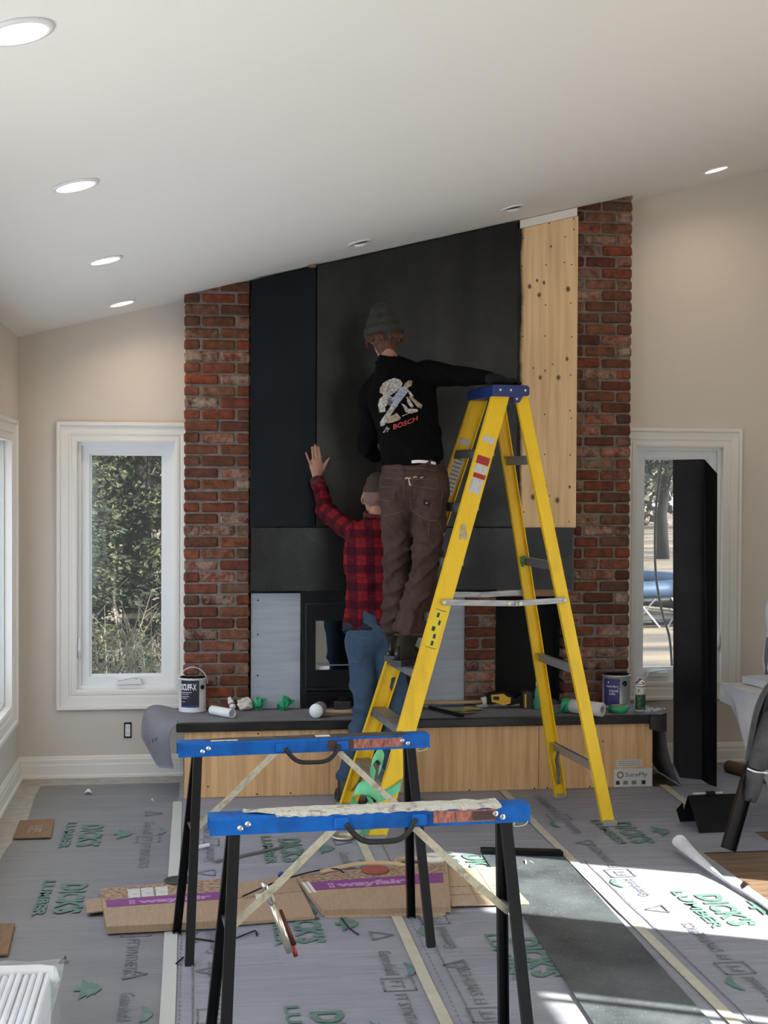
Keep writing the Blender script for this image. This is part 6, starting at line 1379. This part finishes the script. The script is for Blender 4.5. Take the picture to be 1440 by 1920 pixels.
t = thing('kraft_tube', b-V((0,0,.035)), 'brown kraft paper tube on the floor behind the wrapped table', 'paper tube'); MB().lathe([(.030,0),(.038,0),(.038,.6),(.030,.6)], b, (d.x,d.y,0), 24, True).build('tube_wall', pm('kraft_brown',(.16,.085,.045),.8), t, True); MB().lathe([(.0001,.003),(.0302,.003)], b, (d.x,d.y,0), 24).build('end_plug', pm('kraft_dark',(.10,.05,.03),.8), t)

# ---------------------------------------------------------------- outdoors
GZ = -.30
M_lawn = pm('dry_shadowed_lawn', (.29,.215,.16), .95, col2=(.09,.08,.078), scale=.8, stretch=(.15,1.0,1), detail=8, lo=.42, hi=.62, bump=.6, bscale=30, spec=.1)  # dark bands in the colour imitate shadows lying across the grass
tag(MB().box((-60,8.6,GZ-.2),(80,120,GZ)).build('lawn', M_lawn), 'dry tan lawn with painted shadow bands outside the windows', kind='structure')
tag(MB().box((4.1,-40,GZ-.2),(80,8.6,GZ)).build('lawn_side', M_lawn), 'dry lawn beside the house', kind='structure')
def leafmat(name, a, b, c_):
    mt, t_, bs = nmat(name); at_ = t_.nodes.new('ShaderNodeAttribute'); at_.attribute_name = 'tone'
    cr_ = t_.nodes.new('ShaderNodeValToRGB'); cr_.color_ramp.elements[0].color = (*a,1); cr_.color_ramp.elements[1].color = (*c_,1); e_ = cr_.color_ramp.elements.new(.5); e_.color = (*b,1)
    t_.links.new(at_.outputs['Fac'], cr_.inputs[0]); t_.links.new(cr_.outputs[0], bs.inputs['Base Color']); bs.inputs['Roughness'].default_value = .8; return mt
M_conA = leafmat('conifer_needles', (.010,.018,.016), (.035,.050,.022), (.16,.155,.07)); M_conB = leafmat('pine_needles', (.03,.05,.045), (.075,.095,.075), (.16,.17,.11)); M_far = leafmat('far_foliage', (.10,.085,.07), (.16,.13,.105), (.23,.18,.14))  # conifer colours run from shaded dark to sunlit yellow-green
M_bark = pm('bark', (.035,.028,.026), .95, col2=(.018,.016,.016), scale=14, stretch=(1,1,.3), bump=.6, bscale=20)
def foliage(name, clumps, size, mat, parent, seed, aspect=3.0):
    rn = random.Random(seed); vs_ = []; fs = []; tone = []
    for c, out_, n in clumps:
        tn = rn.random()
        for _ in range(n):
            p = c+V((rn.gauss(0,1),rn.gauss(0,1),rn.gauss(0,.6)))*size*2.2; d = (out_+V((rn.uniform(-1,1),rn.uniform(-1,1),rn.uniform(-.7,.5)))*.9).normalized()
            s = d.cross(V((rn.uniform(-1,1),rn.uniform(-1,1),rn.uniform(-1,1)))).normalized(); L = size*rn.uniform(.7,1.5)
            o = len(vs_); vs_ += [p-s*L/aspect, p+d*L-s*L*.12, p+d*L+s*L*.12, p+s*L/aspect]; fs.append((o,o+1,o+2,o+3)); tone.append(min(1,max(0,.35*rn.random()+.65*tn)))
    o_ = link(name, vs_, fs, mat, parent); at_ = o_.data.attributes.new('tone','FLOAT','FACE'); at_.data.foreach_set('value', tone); o_['kind'] = 'stuff'; return o_
def conifer(x, y, h, rad, label, mat, seed, size=.09, whorls=26, per=9, bare=.08, n=16):
    rn = random.Random(seed); t = thing('evergreen_tree', (x,y,GZ), label, 'tree', 'trees outside the windows')
    MB().tube([(x,y,GZ),(x+rn.uniform(-.1,.1),y,GZ+h*.5),(x,y,GZ+h)], [h*.022,h*.014,h*.002], 8).build('trunk', M_bark, t, True)
    br = MB(); cl = []
    for k in range(whorls):
        f = bare+(1-bare)*k/whorls; z = GZ+h*f; r_ = rad*(1-f)**.8+.1
        for j in range(per):
            a = rn.uniform(0,6.283); L = r_*rn.uniform(.7,1.1); d = V((math.cos(a),math.sin(a),0)); p0 = V((x,y,z)); p1 = p0+d*L*.6+V((0,0,-.04*L)); p2 = p0+d*L+V((0,0,-.10*L))
            br.tube([p0,p1,p2],[.012+.012*L/rad,.010,.003],4,False)
            m_ = max(2,int(L/(size*2.4)))
            for q in range(m_):
                g = .25+.75*(q+.5)/m_; cl.append((p0.lerp(p2,g)+V((0,0,.03)), d, n))
    b_ = br.build('branches', M_bark, t); b_['kind'] = 'stuff'
    foliage('foliage', cl, size, mat, t, seed); return t
conifer(-1.75, 12.6, 6.2, 1.45, 'dense evergreen filling left part of the left end window', M_conA, 11, .040, 30, 11, n=26)
conifer(-.55, 14.2, 7.5, 1.7, 'dense evergreen filling right part of the left end window', M_conA, 12, .046, 32, 11, n=26)
conifer(-3.6, 17.5, 9, 2.4, 'taller evergreen behind the two near ones', M_conA, 13, .14, 24, 9)
conifer(15.5, 16.2, 7.5, 2.0, 'evergreen right of the right window view, shading the lawn', M_conA, 14, .16, 20, 8)
conifer(21, 24, 9, 2.4, 'farther evergreen right of the view, shading the lawn', M_conA, 15, .18, 20, 8)
pb_ = FL(1243,1048,GZ)
def pine(x, y, h, label, seed):
    rn = random.Random(seed); t = thing('pine_tree', (x,y,GZ), label, 'tree', 'trees outside the windows')
    MB().tube([(x,y,GZ),(x-.05,y,GZ+1.2),(x+.1,y,GZ+2.4),(x+.05,y,GZ+h)], [.19,.15,.13,.05], 10).build('trunk', M_bark, t, True)
    br = MB(); cl = []
    for k in range(60):
        z = GZ+rn.uniform(1.4,h); a = rn.uniform(0,6.283); L = rn.uniform(1.2,3.0)*(1-.5*(z-GZ)/h); d = V((math.cos(a),math.sin(a),rn.uniform(-.1,.35))); p0 = V((x,y,z)); p2 = p0+d*L; pm_ = p0+d*L*.5+V((0,0,-.1))
        br.tube([p0,pm_,p2],[.05,.035,.012],5,False)
        if z > GZ+2.6:
            for q in range(7): cl.append((p0.lerp(p2,.35+.65*rn.random())+V((rn.gauss(0,.2),rn.gauss(0,.2),rn.gauss(0,.15))), d, 26))
    b_ = br.build('branches', M_bark, t); b_['kind'] = 'stuff'
    foliage('foliage', cl, .17, M_conB, t, seed, 5)
pine(pb_.x, pb_.y, 9.0, 'pine tree with dark trunk on the lawn seen through right window', 21)
rn = random.Random(77)
for k, (x, y, h, r_) in enumerate(((3,62,9,4),(9,66,8,4.5),(15,60,9,4.5),(21,64,8,4.5),(-8,40,8,3.6),(-3,46,9,4),(2,44,7,3.2))):
    t = thing('far_tree', (x,y,GZ), '%s hazy brown-grey tree of the far tree line' % ('first second third fourth fifth sixth seventh'.split()[k]), 'tree', 'trees of the far tree line')
    MB().tube([(x,y,GZ),(x,y,GZ+h*.6)], [.3,.1], 7).build('trunk', M_bark, t)
    foliage('foliage', [(V((x+rn.gauss(0,.45)*r_, y+rn.gauss(0,.45)*r_, GZ+.3+h*rn.random()**.8*.95)), V((0,0,1)), 10) for _ in range(380)], .28, M_far, t, 100+k, 2.0)
# bare shrubs close to the left window
for k, (x, y, lb_) in enumerate(((-.95,10.3,'bare twiggy shrub low at the left end window, left one'),(-.55,10.6,'bare twiggy shrub low at the left end window, middle one'),(-.25,10.2,'bare twiggy shrub low at the left end window, right one'))):
    rn = random.Random(40+k); t = thing('bare_shrub', (x,y,GZ), lb_, 'shrub', 'bare shrubs by the left window'); mb = MB()
    for j in range(24):
        a = rn.uniform(0,6.283); L = rn.uniform(.6,1.25); p0 = V((x+rn.gauss(0,.08),y+rn.gauss(0,.08),GZ)); d = V((math.cos(a)*.35,math.sin(a)*.35,1)).normalized(); p1 = p0+d*L*.55; p2 = p1+(d+V((rn.uniform(-.5,.5),rn.uniform(-.5,.5),0))).normalized()*L*.5
        mb.tube([p0,p1,p2],[.008,.006,.002],4,False)
        for q in range(5):
            s_ = p1.lerp(p2,rn.random()); mb.tube([s_, s_+V((rn.uniform(-.12,.12),rn.uniform(-.12,.12),rn.uniform(.02,.16)))],[.004,.0015],3,False)
    o_ = mb.build('twigs', pm('twig_pale',(.30,.25,.19),.9,col2=(.14,.11,.085),scale=5), t); o_['kind'] = 'stuff'
    foliage('dry_leaves', [(V((x+rn.gauss(0,.3),y+rn.gauss(0,.25),GZ+rn.uniform(.1,.95))), V((0,0,1)), 6) for _ in range(110)], .018, leafmat('dry_leaf_%d'%k,(.06,.04,.02),(.16,.12,.05),(.34,.29,.15)), t, 60+k, 2)
# trampoline and lattice on the lawn
ty = 19.0; cx = FL(1228,1180,GZ).x*ty/FL(1228,1180,GZ).y; c = V((cx-.6,ty+1.9,0)); z1 = WY(1228,1107,ty).z
t = thing('trampoline', (c.x,c.y,GZ), 'blue-padded trampoline with white crossed straps on the lawn outside', 'trampoline')
MB().lathe([(1.55,-.10),(1.95,-.11),(1.98,.0),(1.93,.09),(1.6,.10)], (c.x,c.y,z1), (0,0,1), 48, True).build('blue_pad', pm('pad_blue',(.035,.075,.15),.6), t, True)
MB().lathe([(1.90,-.22),(1.96,-.22),(1.96,-.11),(1.90,-.11)], (c.x,c.y,z1), (0,0,1), 48, True).build('frame_ring', M_black, t, True)
z2 = WY(1228,1176,ty).z; z3 = WY(1228,1187,ty).z
for z_, n_ in ((z2+.06,'middle_rail'),(z3+.02,'lower_rail')): MB().lathe([(1.90,-.035),(1.96,-.035),(1.96,.035),(1.90,.035)], (c.x,c.y,z_), (0,0,1), 48, True).build(n_, M_black, t, True)
for k in range(40):
    a = 2*math.pi*k/40; s_ = .14*(1 if k%2 else -1)*1.6
    p0 = V((c.x+1.97*math.cos(a),c.y+1.97*math.sin(a),z1-.12)); p1 = V((c.x+1.98*math.cos(a+s_),c.y+1.98*math.sin(a+s_),z3+.02))
    MB().tube([p0,p1], .014, 5).build('strap', M_white if k%2 else pm('strap_grey%d'%k,(.18,.18,.2),.7), t)
for k in range(6):
    a = 2*math.pi*k/6+.3; MB().tube([(c.x+1.93*math.cos(a),c.y+1.93*math.sin(a),z1-.2),(c.x+1.93*math.cos(a),c.y+1.93*math.sin(a),GZ)], .03, 6).build('leg', M_black, t)
# cable hanging outside the right window
tag(MB().tube(smooth_path([WY(1247,770,8.495),WY(1243,850,8.53),WY(1232,930,8.75),WY(1228,1000,8.75),WY(1230,1080,8.75),WY(1242,1150,8.75),WY(1256,1200,8.75),WY(1262,1290,8.75)],30), .008, 7).build('hanging_cable', pm('cable_black',(.03,.03,.035),.3), None, True), 'black cable hanging just outside the right end window', 'cable')
